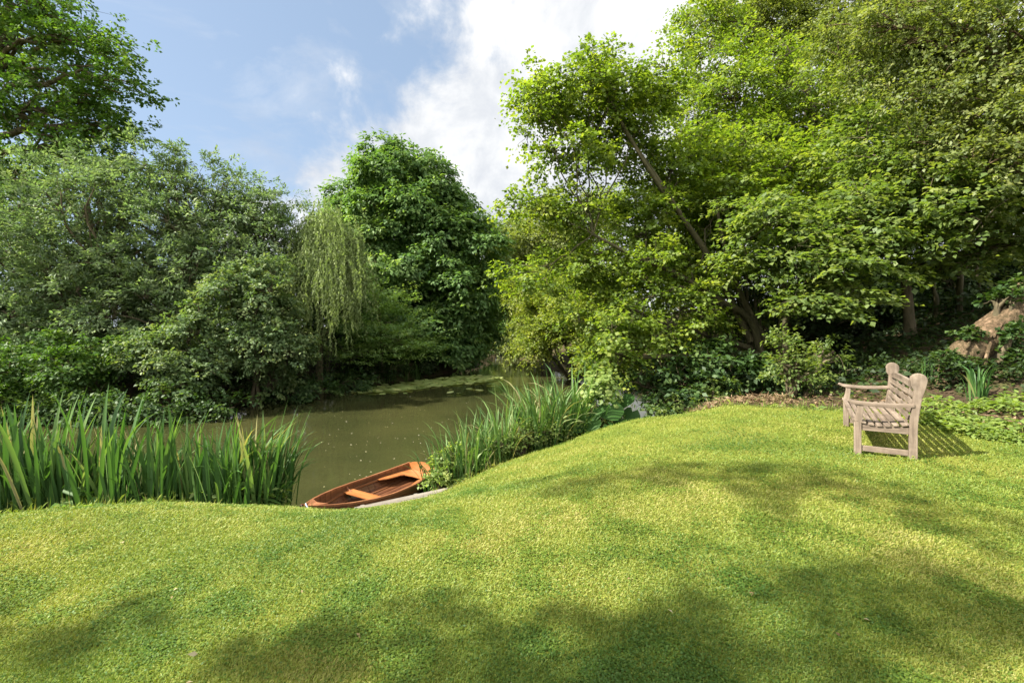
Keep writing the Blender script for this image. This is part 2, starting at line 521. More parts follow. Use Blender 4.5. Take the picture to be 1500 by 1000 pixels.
for nm, arr in (('lawn', lw), ('field', fld)):
    a = me.attributes.new(nm, 'FLOAT', 'POINT'); a.data.foreach_set('value', arr.astype(np.float32))
m, nt, out = new_mat('ground_soil_and_turf')
geo = N(nt, 'ShaderNodeNewGeometry'); pos = geo.outputs['Position']
n1 = noise(nt, pos, 1.1, 5, 0.6); n2 = noise(nt, pos, 14, 5, 0.7); n3 = noise(nt, pos, 60, 3, 0.7); n4 = noise(nt, pos, 3.2, 4)
lawn_c = ramp(nt, n1, [(0.3, (0.080, 0.115, 0.014)), (0.5, (0.125, 0.150, 0.020)), (0.7, (0.17, 0.168, 0.030))])
lawn_c = mixc(nt, ramp(nt, n2, [(0.35, (0, 0, 0)), (0.75, (.4, .4, .4))]), lawn_c, (0.08, 0.075, 0.02))
soil = ramp(nt, n2, [(0.3, (0.018, 0.012, 0.007)), (0.5, (0.045, 0.030, 0.017)), (0.75, (0.12, 0.085, 0.05))])
soil = mixc(nt, ramp(nt, n4, [(0.45, (0, 0, 0)), (0.65, (.55, .55, .55))]), soil, (0.05, 0.065, 0.018))
fieldc = ramp(nt, n1, [(0.3, (0.12, 0.16, 0.035)), (0.7, (0.2, 0.22, 0.06))])
la = N(nt, 'ShaderNodeAttribute', attribute_name='lawn'); fa = N(nt, 'ShaderNodeAttribute', attribute_name='field')
edge = math_n(nt, 'ADD', la.outputs['Fac'], math_n(nt, 'MULTIPLY_ADD', n4, 0.7, -0.35), clamp=True)
c = mixc(nt, edge, soil, lawn_c)
c = mixc(nt, fa.outputs['Fac'], c, fieldc)
p = N(nt, 'ShaderNodeBsdfPrincipled'); p.inputs['Roughness'].default_value = 0.95; p.inputs['Specular IOR Level'].default_value = 0.1
nt.links.new(c, p.inputs['Base Color'])
b = N(nt, 'ShaderNodeBump'); b.inputs['Strength'].default_value = 0.8; b.inputs['Distance'].default_value = 0.03
nt.links.new(math_n(nt, 'ADD', n2, n3), b.inputs['Height']); nt.links.new(b.outputs[0], p.inputs['Normal'])
nt.links.new(p.outputs[0], out.inputs['Surface'])
tag(link('ground', me, m), kind='structure')

# water
m, nt, out = new_mat('murky_river_water')
geo = N(nt, 'ShaderNodeNewGeometry'); pos = geo.outputs['Position']
n1 = noise(nt, pos, 0.35, 3); n2 = noise(nt, pos, 2.2, 3, 0.5, 0.4); n3 = noise(nt, pos, 0.9, 2)
c = ramp(nt, n1, [(0.35, (0.025, 0.027, 0.0095)), (0.65, (0.038, 0.038, 0.013))])
p = N(nt, 'ShaderNodeBsdfPrincipled'); p.inputs['Roughness'].default_value = 0.06; p.inputs['IOR'].default_value = 1.33
nt.links.new(c, p.inputs['Base Color'])
b = N(nt, 'ShaderNodeBump'); b.inputs['Strength'].default_value = 0.12; b.inputs['Distance'].default_value = 0.05
nt.links.new(math_n(nt, 'ADD', n2, n3), b.inputs['Height']); nt.links.new(b.outputs[0], p.inputs['Normal'])
nt.links.new(p.outputs[0], out.inputs['Surface'])
wp = [(-70, 5), (9, 5), (9, 64), (-70, 64)]
me = np_mesh('water', np.array([(x, y, WATER_Z) for x, y in wp]), np.arange(4), [4])
tag(link('water', me, m), kind='structure')

# ------------------------------------------------------------------ lawn grass (blades)
def grass():
    n = 900000
    inv = rng.uniform(1 / 12.5, 1 / 1.25, n); D = 1 / inv
    X = rng.uniform(-1, 1, n) * (1.32 * D + 0.5)
    n2 = 300000; D2 = 1 / rng.uniform(1 / 9, 1 / 1.25, n2)          # the lawn to both sides, beyond the frame
    X2 = rng.choice([-1.0, 1.0], n2) * (1.32 * D2 + .5 + 2.0 * rng.random(n2))
    X = np.concatenate([X, X2]); D = np.concatenate([D, D2]); n = len(X)
    ok = in_poly(X, D, LAWN)
    dl = dist_poly(X, D, LAWN)
    ok &= (dl > 0.05 * rng.random(n))
    X, D, dl = X[ok], D[ok], dl[ok]; n = len(X)
    Z = height(X, D)
    s = (D / 2.0) ** 0.5
    L = 0.021 * s * rng.uniform(0.55, 1.35, n); Wd = 0.0017 * s ** 1.5 * rng.uniform(0.7, 1.3, n)
    edge = np.clip(1 - dl / 0.4, 0, 1); L = L * (1 + 5.0 * edge ** 2 * rng.random(n) ** 2)
    for (fx, fy) in ((4.08, 5.37), (4.46, 5.12), (5.12, 6.98), (5.5, 6.73)):      # the mower misses the bench feet
        L = L * (1 + 1.6 * np.clip(1 - np.hypot(X - fx, D - fy) / .16, 0, 1) * rng.random(n))
    a = rng.uniform(0, 2 * PI, n); lean = rng.uniform(0.3, 1.5, n)
    d = norm(np.stack([np.cos(a) * lean, np.sin(a) * lean, np.ones(n)], 1))
    sv = np.stack([-np.sin(a), np.cos(a), np.zeros(n)], 1)
    base = np.stack([X, D, Z - 0.003], 1)
    def fld(x, y, k, ph):
        r_ = np.random.default_rng(int(ph * 1000)); o_ = 0
        for _ in range(9):
            a_ = r_.uniform(0, 2 * PI); kk = k * r_.uniform(.6, 1.9)
            o_ = o_ + np.sin(kk * (np.cos(a_) * x + np.sin(a_) * y) + r_.uniform(0, 6.28))
        return o_ * .42
    patch = fld(X, D, 1.3, .4) + 0.8 * fld(X, D, 3.1, 2.1) + 0.35 * fld(X, D, 7.0, 0.9)
    tint = np.clip(0.47 + 0.13 * patch + rng.normal(0, 0.13, n), 0, 1)
    # clover and daisy leaves among the grass
    cl = fld(X, D, 4.3, 1.7) + fld(X, D, 9.7, .3) + rng.normal(0, 0.5, n)
    isc = ((cl > 0.9) & (rng.random(n) < 0.6)) | (rng.random(n) < .06)
    v = np.empty((n, 4, 3))
    v[:, 0] = base - sv * Wd[:, None]; v[:, 1] = base + sv * Wd[:, None]
    v[:, 2] = base + d * L[:, None] * 0.65 + sv * Wd[:, None] * 0.7
    tip = base + d * L[:, None]; tip[:, 2] -= L * 0.22 * lean
    v[:, 3] = tip
    k = isc.sum()
    h = base[isc] + np.stack([np.zeros(k), np.zeros(k), (0.012 * s[isc]) * rng.uniform(0.5, 1.3, k)], 1)
    lv = leaf_quads(h, np.stack([np.cos(a[isc]), np.sin(a[isc]), rng.normal(0, .25, k)], 1), np.array([0, 0, 1.0]) + rng.normal(0, .3, (k, 3)),
                    0.013 * s[isc] * rng.uniform(.6, 1.3, k), 0.010 * s[isc] * rng.uniform(.7, 1.3, k))
    v[isc] = lv.reshape(-1, 4, 3)
    tint[isc] = np.clip(tint[isc] * .5 - .10 + rng.normal(0.0, 0.08, k), 0, 1)
    me = quads_mesh('grass', v.reshape(-1, 3), tint)
    mt = leaf_mat('mown_grass', [(0.0, (0.044, 0.092, 0.012)), (0.3, (0.115, 0.166, 0.020)), (0.6, (0.192, 0.214, 0.032)), (1.0, (0.285, 0.245, 0.075))],
                  trans=0.2, gloss=0.03, rough=0.6)
    g_ = mt.node_tree; geo = N(g_, 'ShaderNodeNewGeometry')
    vm = N(g_, 'ShaderNodeVectorMath', operation='MULTIPLY_ADD'); g_.links.new(geo.outputs['Normal'], vm.inputs[0])
    vm.inputs[1].default_value = (.6, .6, .6); vm.inputs[2].default_value = (0, 0, .4)
    vn = N(g_, 'ShaderNodeVectorMath', operation='NORMALIZE'); g_.links.new(vm.outputs[0], vn.inputs[0])
    for q in g_.nodes:
        if q.type == 'BSDF_DIFFUSE': g_.links.new(vn.outputs[0], q.inputs['Normal'])
    tag(link('grass', me, mt), 'short mown lawn grass with clover and dry yellow patches', 'grass', kind='stuff')
grass()
def fallen():
    n = 22
    D = 1 / rng.uniform(1 / 9, 1 / 1.9, n); x = rng.uniform(-1, 1, n) * D
    ok = in_poly(x, D, LAWN); x, D = x[ok], D[ok]; n = len(x)
    v = leaf_quads(np.stack([x, D, height(x, D) + .016], 1), np.concatenate([rng.normal(0, 1, (n, 2)), rng.normal(.1, .2, (n, 1))], 1), np.array([0, 0, 1.]) + rng.normal(0, .3, (n, 3)), rng.uniform(.02, .045, n), rng.uniform(.012, .025, n), curl=.3)
    mt = leaf_mat('fallen_leaf', [(0, (.10, .06, .03)), (.5, (.26, .19, .09)), (1, (.36, .31, .2))], .1)
    tag(link('fallen_leaves', quads_mesh('fallen_leaves', v, rng.random(n)), mt), 'few dry fallen leaves and petals scattered over the lawn', 'fallen leaves', kind='stuff')
fallen()
def edge_grass():
    P_, A_, L_ = [], [], []
    pts = np.vstack([LAWN[1:-1]])
    for a, b in zip(pts[:-1], pts[1:]):
        ln = np.linalg.norm(b - a); m = int(min(ln, 6) * 520)
        if a[0] < -20: a = a + (b - a) * .75
        t = rng.random(m)[:, None]; q = a + (b - a) * t
        nrm_ = np.array([-(b - a)[1], (b - a)[0]]) / ln
        q = q + nrm_ * rng.normal(.05, .13, m)[:, None] + rng.normal(0, .03, (m, 2))
        keep = np.sin(3.1 * q[:, 0] + 1.7 * q[:, 1]) + np.sin(7.3 * q[:, 0] - 4 * q[:, 1]) + rng.normal(0, .8, m) > -.5
        P_.append(q[keep])
    q = np.concatenate(P_); m = len(q)
    z = height(q[:, 0], q[:, 1]); ok = z > -1.75; q, z = q[ok], z[ok]; m = len(q)
    a = rng.uniform(0, 2 * PI, m); le = rng.uniform(.15, 1.1, m)
    ax = np.stack([np.cos(a) * le, np.sin(a) * le, np.ones(m)], 1)
    L = rng.uniform(.03, .085, m) * (1 + 1.6 * (rng.random(m) < .12))
    v = leaf_quads(np.stack([q[:, 0], q[:, 1], z - .005], 1), ax, np.stack([np.cos(a), np.sin(a), -le * 0 + .3], 1), L, .006 * rng.uniform(.6, 1.4, m), fold=.1, curl=.3)
    mt = leaf_mat('rough_grass', [(0, (.05, .09, .015)), (.5, (.12, .165, .025)), (1, (.28, .24, .09))], .2, gloss=.01)
    tag(link('edge_grass', quads_mesh('edge_grass', v, np.clip(rng.normal(.45, .25, m), 0, 1)), mt), 'rough longer grass left along the rim of the lawn', 'grass', kind='stuff')
edge_grass()

# ------------------------------------------------------------------ leaf looks
M = {}
M['maple'] = leaf_mat('field_maple_leaf', [(0, (0.052, 0.090, 0.012)), (0.5, (0.115, 0.172, 0.020)), (1, (0.215, 0.25, 0.034))], 0.42, patch=0.3)
M['yellow'] = leaf_mat('yellowish_leaf', [(0, (0.07, 0.11, 0.014)), (0.5, (0.14, 0.185, 0.024)), (1, (0.24, 0.25, 0.05))], 0.42, patch=0.3)
M['oak'] = leaf_mat('oak_leaf', [(0, (0.026, 0.060, 0.010)), (0.5, (0.055, 0.115, 0.018)), (1, (0.11, 0.165, 0.026))], 0.34, gloss=0.07, patch=0.2)
M['sallow'] = leaf_mat('sallow_leaf', [(0, (0.058, 0.096, 0.040)), (0.5, (0.114, 0.164, 0.069)), (1, (0.195, 0.235, 0.10))], 0.32, tcol=(1.3, 1.45, .75), gloss=0.08, patch=0.35)
M['dogwood'] = leaf_mat('dogwood_leaf', [(0, (0.045, 0.080, 0.026)), (0.5, (0.085, 0.135, 0.048)), (1, (0.17, 0.205, 0.075))], 0.3, gloss=0.08, patch=0.25)
M['chestnut'] = leaf_mat('chestnut_leaf', [(0, (0.040, 0.088, 0.022)), (0.5, (0.080, 0.150, 0.038)), (1, (0.145, 0.21, 0.056))], 0.32, gloss=0.06, patch=0.3)
M['weep'] = leaf_mat('weeping_willow_leaf', [(0, (0.095, 0.135, 0.038)), (0.5, (0.155, 0.198, 0.060)), (1, (0.235, 0.275, 0.095))], 0.3, tcol=(1.2, 1.35, .8), patch=0.2)
M['hornbeam'] = leaf_mat('hornbeam_leaf', [(0, (0.08, 0.145, 0.038)), (0.5, (0.14, 0.225, 0.062)), (1, (0.22, 0.29, 0.09))], 0.36, patch=0.2)
M['hazel'] = leaf_mat('hazel_leaf', [(0, (0.046, 0.080, 0.018)), (0.5, (0.100, 0.148, 0.034)), (1, (0.185, 0.218, 0.055))], 0.40, gloss=0.06, patch=0.25)
M['thorn'] = leaf_mat('hawthorn_leaf', [(0, (0.055, 0.080, 0.020)), (0.5, (0.115, 0.145, 0.036)), (1, (0.20, 0.215, 0.07))], 0.36, patch=0.3)
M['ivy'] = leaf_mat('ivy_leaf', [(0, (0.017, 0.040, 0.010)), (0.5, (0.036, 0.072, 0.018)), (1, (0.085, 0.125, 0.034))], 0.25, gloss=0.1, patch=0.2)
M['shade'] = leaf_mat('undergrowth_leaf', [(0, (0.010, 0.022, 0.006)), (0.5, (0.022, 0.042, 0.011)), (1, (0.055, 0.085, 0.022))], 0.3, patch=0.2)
M['iris'] = leaf_mat('iris_leaf', [(0, (0.022, 0.060, 0.014)), (0.5, (0.052, 0.115, 0.026)), (0.9, (0.115, 0.19, 0.05)), (1, (0.24, 0.22, 0.10))], 0.2, gloss=0.045, rough=0.5)
M['gunnera'] = leaf_mat('big_heart_leaf', [(0, (0.012, 0.036, 0.006)), (0.5, (0.024, 0.062, 0.010)), (1, (0.05, 0.09, 0.02))], 0.1, gloss=0.01)
M['broad'] = leaf_mat('broad_leaf', [(0, (0.045, 0.10, 0.022)), (0.5, (0.09, 0.17, 0.035)), (1, (0.19, 0.27, 0.06))], 0.36, gloss=0.06)
M['lime'] = leaf_mat('fresh_weed_leaf', [(0, (0.08, 0.13, 0.025)), (0.5, (0.15, 0.215, 0.045)), (1, (0.25, 0.29, 0.08))], 0.38, gloss=0.05, patch=0.3)
M['litter'] = leaf_mat('dry_leaf_litter', [(0, (0.05, 0.032, 0.018)), (0.5, (0.14, 0.09, 0.05)), (1, (0.30, 0.21, 0.12))], 0.15, tcol=(1, .9, .7), gloss=0.03)
M['far'] = leaf_mat('distant_leaf', [(0, (0.06, 0.085, 0.03)), (0.5, (0.10, 0.135, 0.05)), (1, (0.16, 0.19, 0.075))], 0.3, patch=0.3)
M['lily'] = leaf_mat('lily_pad', [(0, (0.19, 0.25, 0.07)), (0.5, (0.31, 0.37, 0.12)), (1, (0.45, 0.46, 0.18))], 0.15, gloss=0.12, rough=0.3)
M['bark'] = bark_mat('brown_bark', (0.035, 0.025, 0.016), (0.085, 0.062, 0.04), (0.15, 0.115, 0.075))
M['greybark'] = bark_mat('grey_bark', (0.020, 0.016, 0.009), (0.052, 0.040, 0.022), (0.10, 0.078, 0.046))
M['redbark'] = bark_mat('reddish_bark', (0.02, 0.012, 0.008), (0.095, 0.056, 0.034), (0.26, 0.165, 0.11), 16.0, .8, 1.0)

# species looks
SP = dict(
    maple=dict(L=.095, W=.085, leaves=22, twig=.55, lat=.4, flat=.45, droop=.25, nup=1.0, nout=.35, njit=.5, hang=.25),
    ash=dict(L=.115, W=.085, leaves=22, twig=.7, lat=.4, flat=.4, droop=.3, nup=1.0, nout=.4, njit=.45),
    oak=dict(L=.17, W=.12, leaves=26, twig=.8, lat=.45, flat=.4, droop=.05, nup=.9, nout=.4, njit=.6, hang=.1),
    sallow=dict(L=.17, W=.06, leaves=30, twig=.8, lat=.28, rise=.25, droop=.3, nup=.8, nout=.5, njit=.6, hang=.25, fwd=.9),
    dogwood=dict(L=.125, W=.075, leaves=24, twig=.5, lat=.4, rise=.1, droop=.3, nup=.9, nout=.6, njit=.4, hang=.35),
    chestnut=dict(L=.27, W=.145, leaves=18, twig=.8, lat=.55, flat=.5, droop=.25, nup=1.0, nout=.7, njit=.35, hang=.5, thick=.08),
    hornbeam=dict(L=.13, W=.075, leaves=40, twig=1.7, lat=.22, flat=.85, tilt=.16, droop=.1, nup=1.3, nout=.2, njit=.3, hang=.1, thick=.02),
    hazel=dict(L=.115, W=.095, leaves=16, twig=.6, lat=.38, flat=.7, droop=.25, nup=1.3, nout=.3, njit=.3, hang=.25, thick=.035),
    thorn=dict(L=.085, W=.055, leaves=32, twig=.6, lat=.35, droop=.45, nup=.8, nout=.5, njit=.6, hang=.3),
    shade=dict(L=.13, W=.08, leaves=20, twig=.55, lat=.4, droop=.3, nup=1.0, nout=.4, njit=.45),
    weed=dict(L=.075, W=.05, leaves=14, twig=.28, lat=.45, rise=.5, droop=.25, nup=1.2, nout=.3, njit=.35),
    far=dict(L=.3, W=.2, leaves=16, twig=1.0, lat=.45, droop=.2, nup=.9, nout=.5, njit=.5),
)

def gz(x, y): return float(height(np.array([x]), np.array([y]))[0])
def G(px, D):
    x = (px - 750) / 667 * D
    return np.array([x, D, gz(x, D)])

VEG = True
exec_list = []
#--VEG--
def ms(px, py, D, rx, ry, rz, n=8, k=0.42):
    return (P(px, py, D), (rx, ry, rz), n, k)

# ------------------------------------------------------------------ far vegetation
for (px, D, hgt, w, lab) in [(722, 60, 17, 5, 'pale grey green tree in the gap beyond the far end of the river'),
                             (790, 64, 19, 6, 'tall pale tree showing over the yellow bush beyond the river bend'),
                             (655, 70, 15, 7, 'distant tree hidden mostly behind the big round chestnut')]:
    b = G(px, D)
    make_plant('distant_tree', lab, 'tree', b, [((b[0], b[1], b[2] + hgt * .6), (w, w, hgt * .4), 12, .4), ((b[0], b[1], b[2] + hgt * .25), (w * 1.1, w, hgt * .25), 8, .4)],
               SP['far'], M['far'], M['bark'], trunk=[b + [0, 0, hgt * .5]], trunk_r=.35, spray=14, twigs=False)

# shrubs closing the river bend
for (px, D, h, w, mat, lab) in [(700, 52, 4.0, 4.5, 'chestnut', 'dark shrub at the water edge left of the river bend'),
                                (742, 66, 5.0, 4.5, 'far', 'grey green shrub closing the far end of the river'),
                                (775, 50, 4.5, 3.5, 'thorn', 'light shrub hanging over the far right river bank')]:
    b = G(px, D)
    make_plant('waterside_shrub', lab, 'shrub', b, [((b[0], b[1], b[2] + h * .45), (w, w * .8, h * .6), 10, .4)], dict(SP['far'], L=.22, W=.14), M[mat], M['bark'],
               trunk_r=.1, spray=22, twigs=False)

# the big round horse chestnut
b = G(610, 35)
make_plant('horse_chestnut', 'tall dark green dome shaped tree standing alone beyond the lily pads', 'tree', b,
           [ms(585, 272, 34, 3.5, 3.3, 3.2, 20, .29), ms(535, 310, 34, 2.6, 2.6, 2.6, 12, .34), ms(640, 300, 34, 2.5, 2.6, 2.8, 12, .34), ms(590, 345, 34, 5.0, 4.6, 4.0, 26, .27), ms(560, 400, 33.5, 4.6, 4.2, 4.0, 16, .3), ms(665, 400, 33.5, 3.7, 4, 4.2, 18, .3), ms(612, 470, 33, 6.0, 4.8, 3.2, 24, .28),
            ms(670, 495, 35.5, 3.4, 2.6, 2.2, 10, .36), ms(600, 495, 33.5, 3.6, 1.6, 1.9, 10, .36)],
           SP['chestnut'], M['chestnut'], M['bark'], trunk=[b + [0, 0, 4], b + [-.3, 0, 9], b + [-.6, 0, 12]], trunk_r=.5, spray=42, clump=6, minz=-1.6, twigs=False, inside=.2)
b = G(505, 38)
make_plant('lime_tree', 'lighter green tree behind the weeping willow, left of the big dome', 'tree', b,
           [ms(500, 350, 34, 2.4, 2, 2.6, 12, .36), ms(520, 410, 33, 3.2, 2.5, 3.6, 14, .36), ms(535, 345, 30.5, 1.5, 1.2, 1.1, 8, .4), ms(560, 400, 29.5, 1.6, 1.2, 1.2, 8, .4)],
           dict(SP['chestnut'], L=.24, W=.15, leaves=18), M['hornbeam'], M['bark'], trunk=[b + [0, 0, 5], b + [0, 0, 9]], trunk_r=.35, spray=26, twigs=False)

# oak, upper left
b = G(-110, 25)
make_plant('oak_tree', 'spreading oak with bare dark limbs against the sky, behind the left sallows', 'tree', b,
           [ms(-20, 20, 24, 6.0, 5, 5.0, 16, .30), ms(60, 175, 24, 4.4, 4, 2.6, 14, .34), ms(110, 215, 23.5, 3.0, 2.6, 1.9, 10, .38),
            ms(165, 76, 23, 1.6, 1.4, .55, 7, .5), ms(190, 130, 23, 1.35, 1.2, .5, 6, .5), ms(130, 150, 23, 1.3, 1.2, .5, 6, .5), ms(170, 190, 23.5, 1.2, 1.1, .5, 6, .5), ms(95, 60, 23, 1.9, 1.6, 1.0, 8, .45), ms(60, 5, 23, 2.0, 1.6, 1.3, 8, .45),
            ms(-60, 260, 24, 6, 4, 3.4, 12, .34), ms(20, 320, 24, 4.0, 3, 2.6, 8, .36)],
           SP['oak'], M['oak'], M['bark'], trunk=[P(-90, 330, 25), P(-40, 180, 24.5), P(-10, 90, 24), P(10, 0, 24)], trunk_r=.45, spray=26, clump=4, dens=.62, inside=.12,
           extra_limbs=[([P(-5, 110, 24), P(40, 58, 23.6), P(100, 58, 23.2), P(160, 85, 23)], .10, .025),
                        ([P(-5, 110, 24), P(60, 100, 23.5), P(110, 115, 23.2), P(180, 140, 23)], .09, .025), ([P(-12, 120, 24), P(15, 60, 24), P(40, -20, 24)], .14, .06)])

# left bank sallows and shrubs
def bush(name, label, cat, px, D, masses, sp, mat, bark='bark', tr=.1, spray=60, grp=None, **kw):
    b = G(px, D)
    return make_plant(name, label, cat, b, masses, SP[sp] if isinstance(sp, str) else sp, M[mat], M[bark], trunk_r=tr, spray=spray, group=grp, **kw)

bush('sallow_tree', 'wide grey green sallow with a yellowish top at the far left of the bank', 'tree', 150, 20.5,
     [ms(120, 300, 20, 2.9, 2.4, 1.7, 12, .36), ms(60, 380, 20, 2.6, 2.4, 2.6, 12, .36), ms(170, 390, 20.5, 3.0, 2.4, 2.4, 14, .34), ms(90, 470, 19.6, 3.0, 2, 1.8, 12, .36),
      ms(180, 262, 21, 1.6, 1.5, .9, 7, .42)]
     + [ms(px, py, 20.5, .38, .38, .8, 1) for (px, py) in ((60, 262), (95, 245), (128, 238), (160, 236), (196, 228), (215, 240), (30, 300))], 'sallow', 'sallow', tr=.2, spray=34, clump=5, dens=1.15, inside=.2)
bush('sallow_tree', 'tall loose sallow with wispy top shoots against the sky, right of the widest one', 'tree', 285, 21.5,
     [ms(255, 300, 21.5, 2.2, 2.0, 1.8, 10, .38), ms(275, 385, 21, 2.9, 2.3, 2.6, 14, .35), ms(240, 460, 20.5, 2.6, 2, 1.9, 10, .36), ms(250, 265, 21.5, .9, .8, .8, 4, .5), ms(320, 280, 21.5, .9, .8, .7, 4, .5)]
     + [ms(px, py, 21.5, .36, .36, .85, 1) for (px, py) in ((238, 238), (256, 226), (272, 240), (292, 252), (312, 258), (335, 262))],
     'sallow', 'sallow', tr=.2, spray=34, clump=5, dens=1.1, inside=.2)
bush('sallow_tree', 'olive green rounded sallow beside the weeping willow', 'tree', 385, 22.5,
     [ms(375, 325, 22.5, 2.3, 2.0, 1.5, 10, .38), ms(400, 385, 22.5, 2.2, 2.0, 2.4, 12, .36), ms(340, 350, 22.5, 2.2, 1.8, 2.0, 10, .38), ms(420, 460, 22, 1.7, 1.6, 2.4, 8, .38)]
     + [ms(px, py, 22.5, .36, .36, .75, 1) for (px, py) in ((350, 268), (372, 274), (395, 278), (420, 296), (435, 312))],
     dict(SP['sallow'], L=.15), 'sallow', tr=.18, spray=34, clump=5, dens=1.25)
bush('dogwood_shrub', 'rounded pale leaved shrub bulging over the water left of the weeping willow', 'shrub', 375, 19.6,
     [ms(370, 440, 19, 1.7, 1.4, 1.6, 12, .38), ms(385, 510, 18.8, 1.75, 1.4, 1.5, 12, .38), ms(400, 555, 19.5, 1.4, 1.2, .7, 6, .4), ms(355, 400, 19, .8, .8, .6, 5, .45)],
     'dogwood', 'dogwood', spray=66)
bush('dogwood_shrub', 'pale leaved shrub with yellow shoots on top, leaning over dark water', 'shrub', 262, 18.6,
     [ms(265, 500, 17.6, 1.5, 1.3, 1.0, 10, .4), ms(290, 545, 17.3, 1.35, 1.1, .75, 8, .42), ms(215, 525, 17.8, 1.2, 1.1, .8, 8, .42), ms(300, 460, 17.8, .7, .7, .55, 4, .5)],
     'dogwood', 'dogwood', spray=66)
bush('dogwood_shrub', 'low spreading shrub at the far left with branches touching the water', 'shrub', 60, 18.2,
     [ms(50, 545, 17, 2.4, 1.4, 1.1, 14, .38), ms(130, 535, 17.4, 1.4, 1.2, 1.0, 8, .4), ms(115, 590, 16.6, 1.0, .9, .6, 6, .45), ms(0, 590, 16.4, 1.8, 1, .7, 8, .42), ms(-90, 540, 17, 2.4, 1.5, 1.4, 10, .4)],
     'dogwood', 'oak', spray=58)
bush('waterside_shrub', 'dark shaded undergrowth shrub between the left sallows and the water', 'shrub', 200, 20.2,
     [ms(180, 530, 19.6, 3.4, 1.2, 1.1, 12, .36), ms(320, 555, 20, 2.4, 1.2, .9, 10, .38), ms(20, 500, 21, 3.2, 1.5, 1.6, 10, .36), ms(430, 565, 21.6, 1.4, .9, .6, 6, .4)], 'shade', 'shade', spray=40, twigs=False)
bush('sallow_tree', 'grey green sallow cut by the left edge of the picture', 'tree', -60, 20,
     [ms(-60, 400, 20, 2.6, 2.2, 2.6, 12, .36), ms(-20, 460, 19.5, 2.2, 1.8, 1.6, 8, .38), ms(-140, 430, 20, 3.0, 2.4, 3.0, 10, .36)], 'sallow', 'sallow', tr=.2, spray=30)

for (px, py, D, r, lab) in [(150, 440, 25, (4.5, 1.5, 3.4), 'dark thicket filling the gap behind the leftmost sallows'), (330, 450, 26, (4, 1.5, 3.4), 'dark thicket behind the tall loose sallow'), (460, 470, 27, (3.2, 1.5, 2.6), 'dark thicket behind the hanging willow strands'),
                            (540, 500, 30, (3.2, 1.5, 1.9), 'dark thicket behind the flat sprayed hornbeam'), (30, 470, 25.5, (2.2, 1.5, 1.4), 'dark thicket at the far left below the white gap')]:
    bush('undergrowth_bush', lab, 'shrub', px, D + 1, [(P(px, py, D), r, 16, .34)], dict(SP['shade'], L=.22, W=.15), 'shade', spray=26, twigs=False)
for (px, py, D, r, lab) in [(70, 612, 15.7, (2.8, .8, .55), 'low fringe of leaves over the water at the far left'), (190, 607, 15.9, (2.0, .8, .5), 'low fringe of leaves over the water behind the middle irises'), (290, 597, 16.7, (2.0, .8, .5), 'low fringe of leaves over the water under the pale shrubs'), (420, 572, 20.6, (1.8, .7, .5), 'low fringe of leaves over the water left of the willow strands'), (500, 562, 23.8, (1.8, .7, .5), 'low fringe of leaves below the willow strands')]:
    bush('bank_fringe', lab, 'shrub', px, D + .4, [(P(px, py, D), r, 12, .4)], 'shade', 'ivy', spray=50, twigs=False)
# hornbeam with flat sprays
b = G(560, 27)
make_plant('hornbeam', 'small tree with flat tiered sprays low over the river, below the weeping willow', 'tree', b,
           [ms(555, 445, 26, 1.0, 1, .9, 6, .5), ms(545, 480, 25.6, 1.9, 1.4, .9, 8, .45), ms(565, 505, 25.4, 2.5, 1.5, .8, 10, .4), ms(525, 520, 25.2, 1.8, 1.2, .6, 6, .45), ms(608, 508, 28.0, 1.2, 1.2, .5, 5, .5)],
           SP['hornbeam'], M['hornbeam'], M['bark'], trunk=[b + [0, 0, 1.5], P(555, 440, 26)], trunk_r=.12, spray=22)
bush('waterside_shrub', 'dark low growth under the flat sprayed hornbeam', 'shrub', 540, 26.8, [ms(535, 545, 26.2, 2.6, .9, .7, 10, .4), ms(605, 538, 30, 1.8, .8, .9, 8, .4), ms(655, 528, 35.5, 2.6, 1, .9, 8, .4)],
     'shade', 'shade', spray=50, twigs=False)

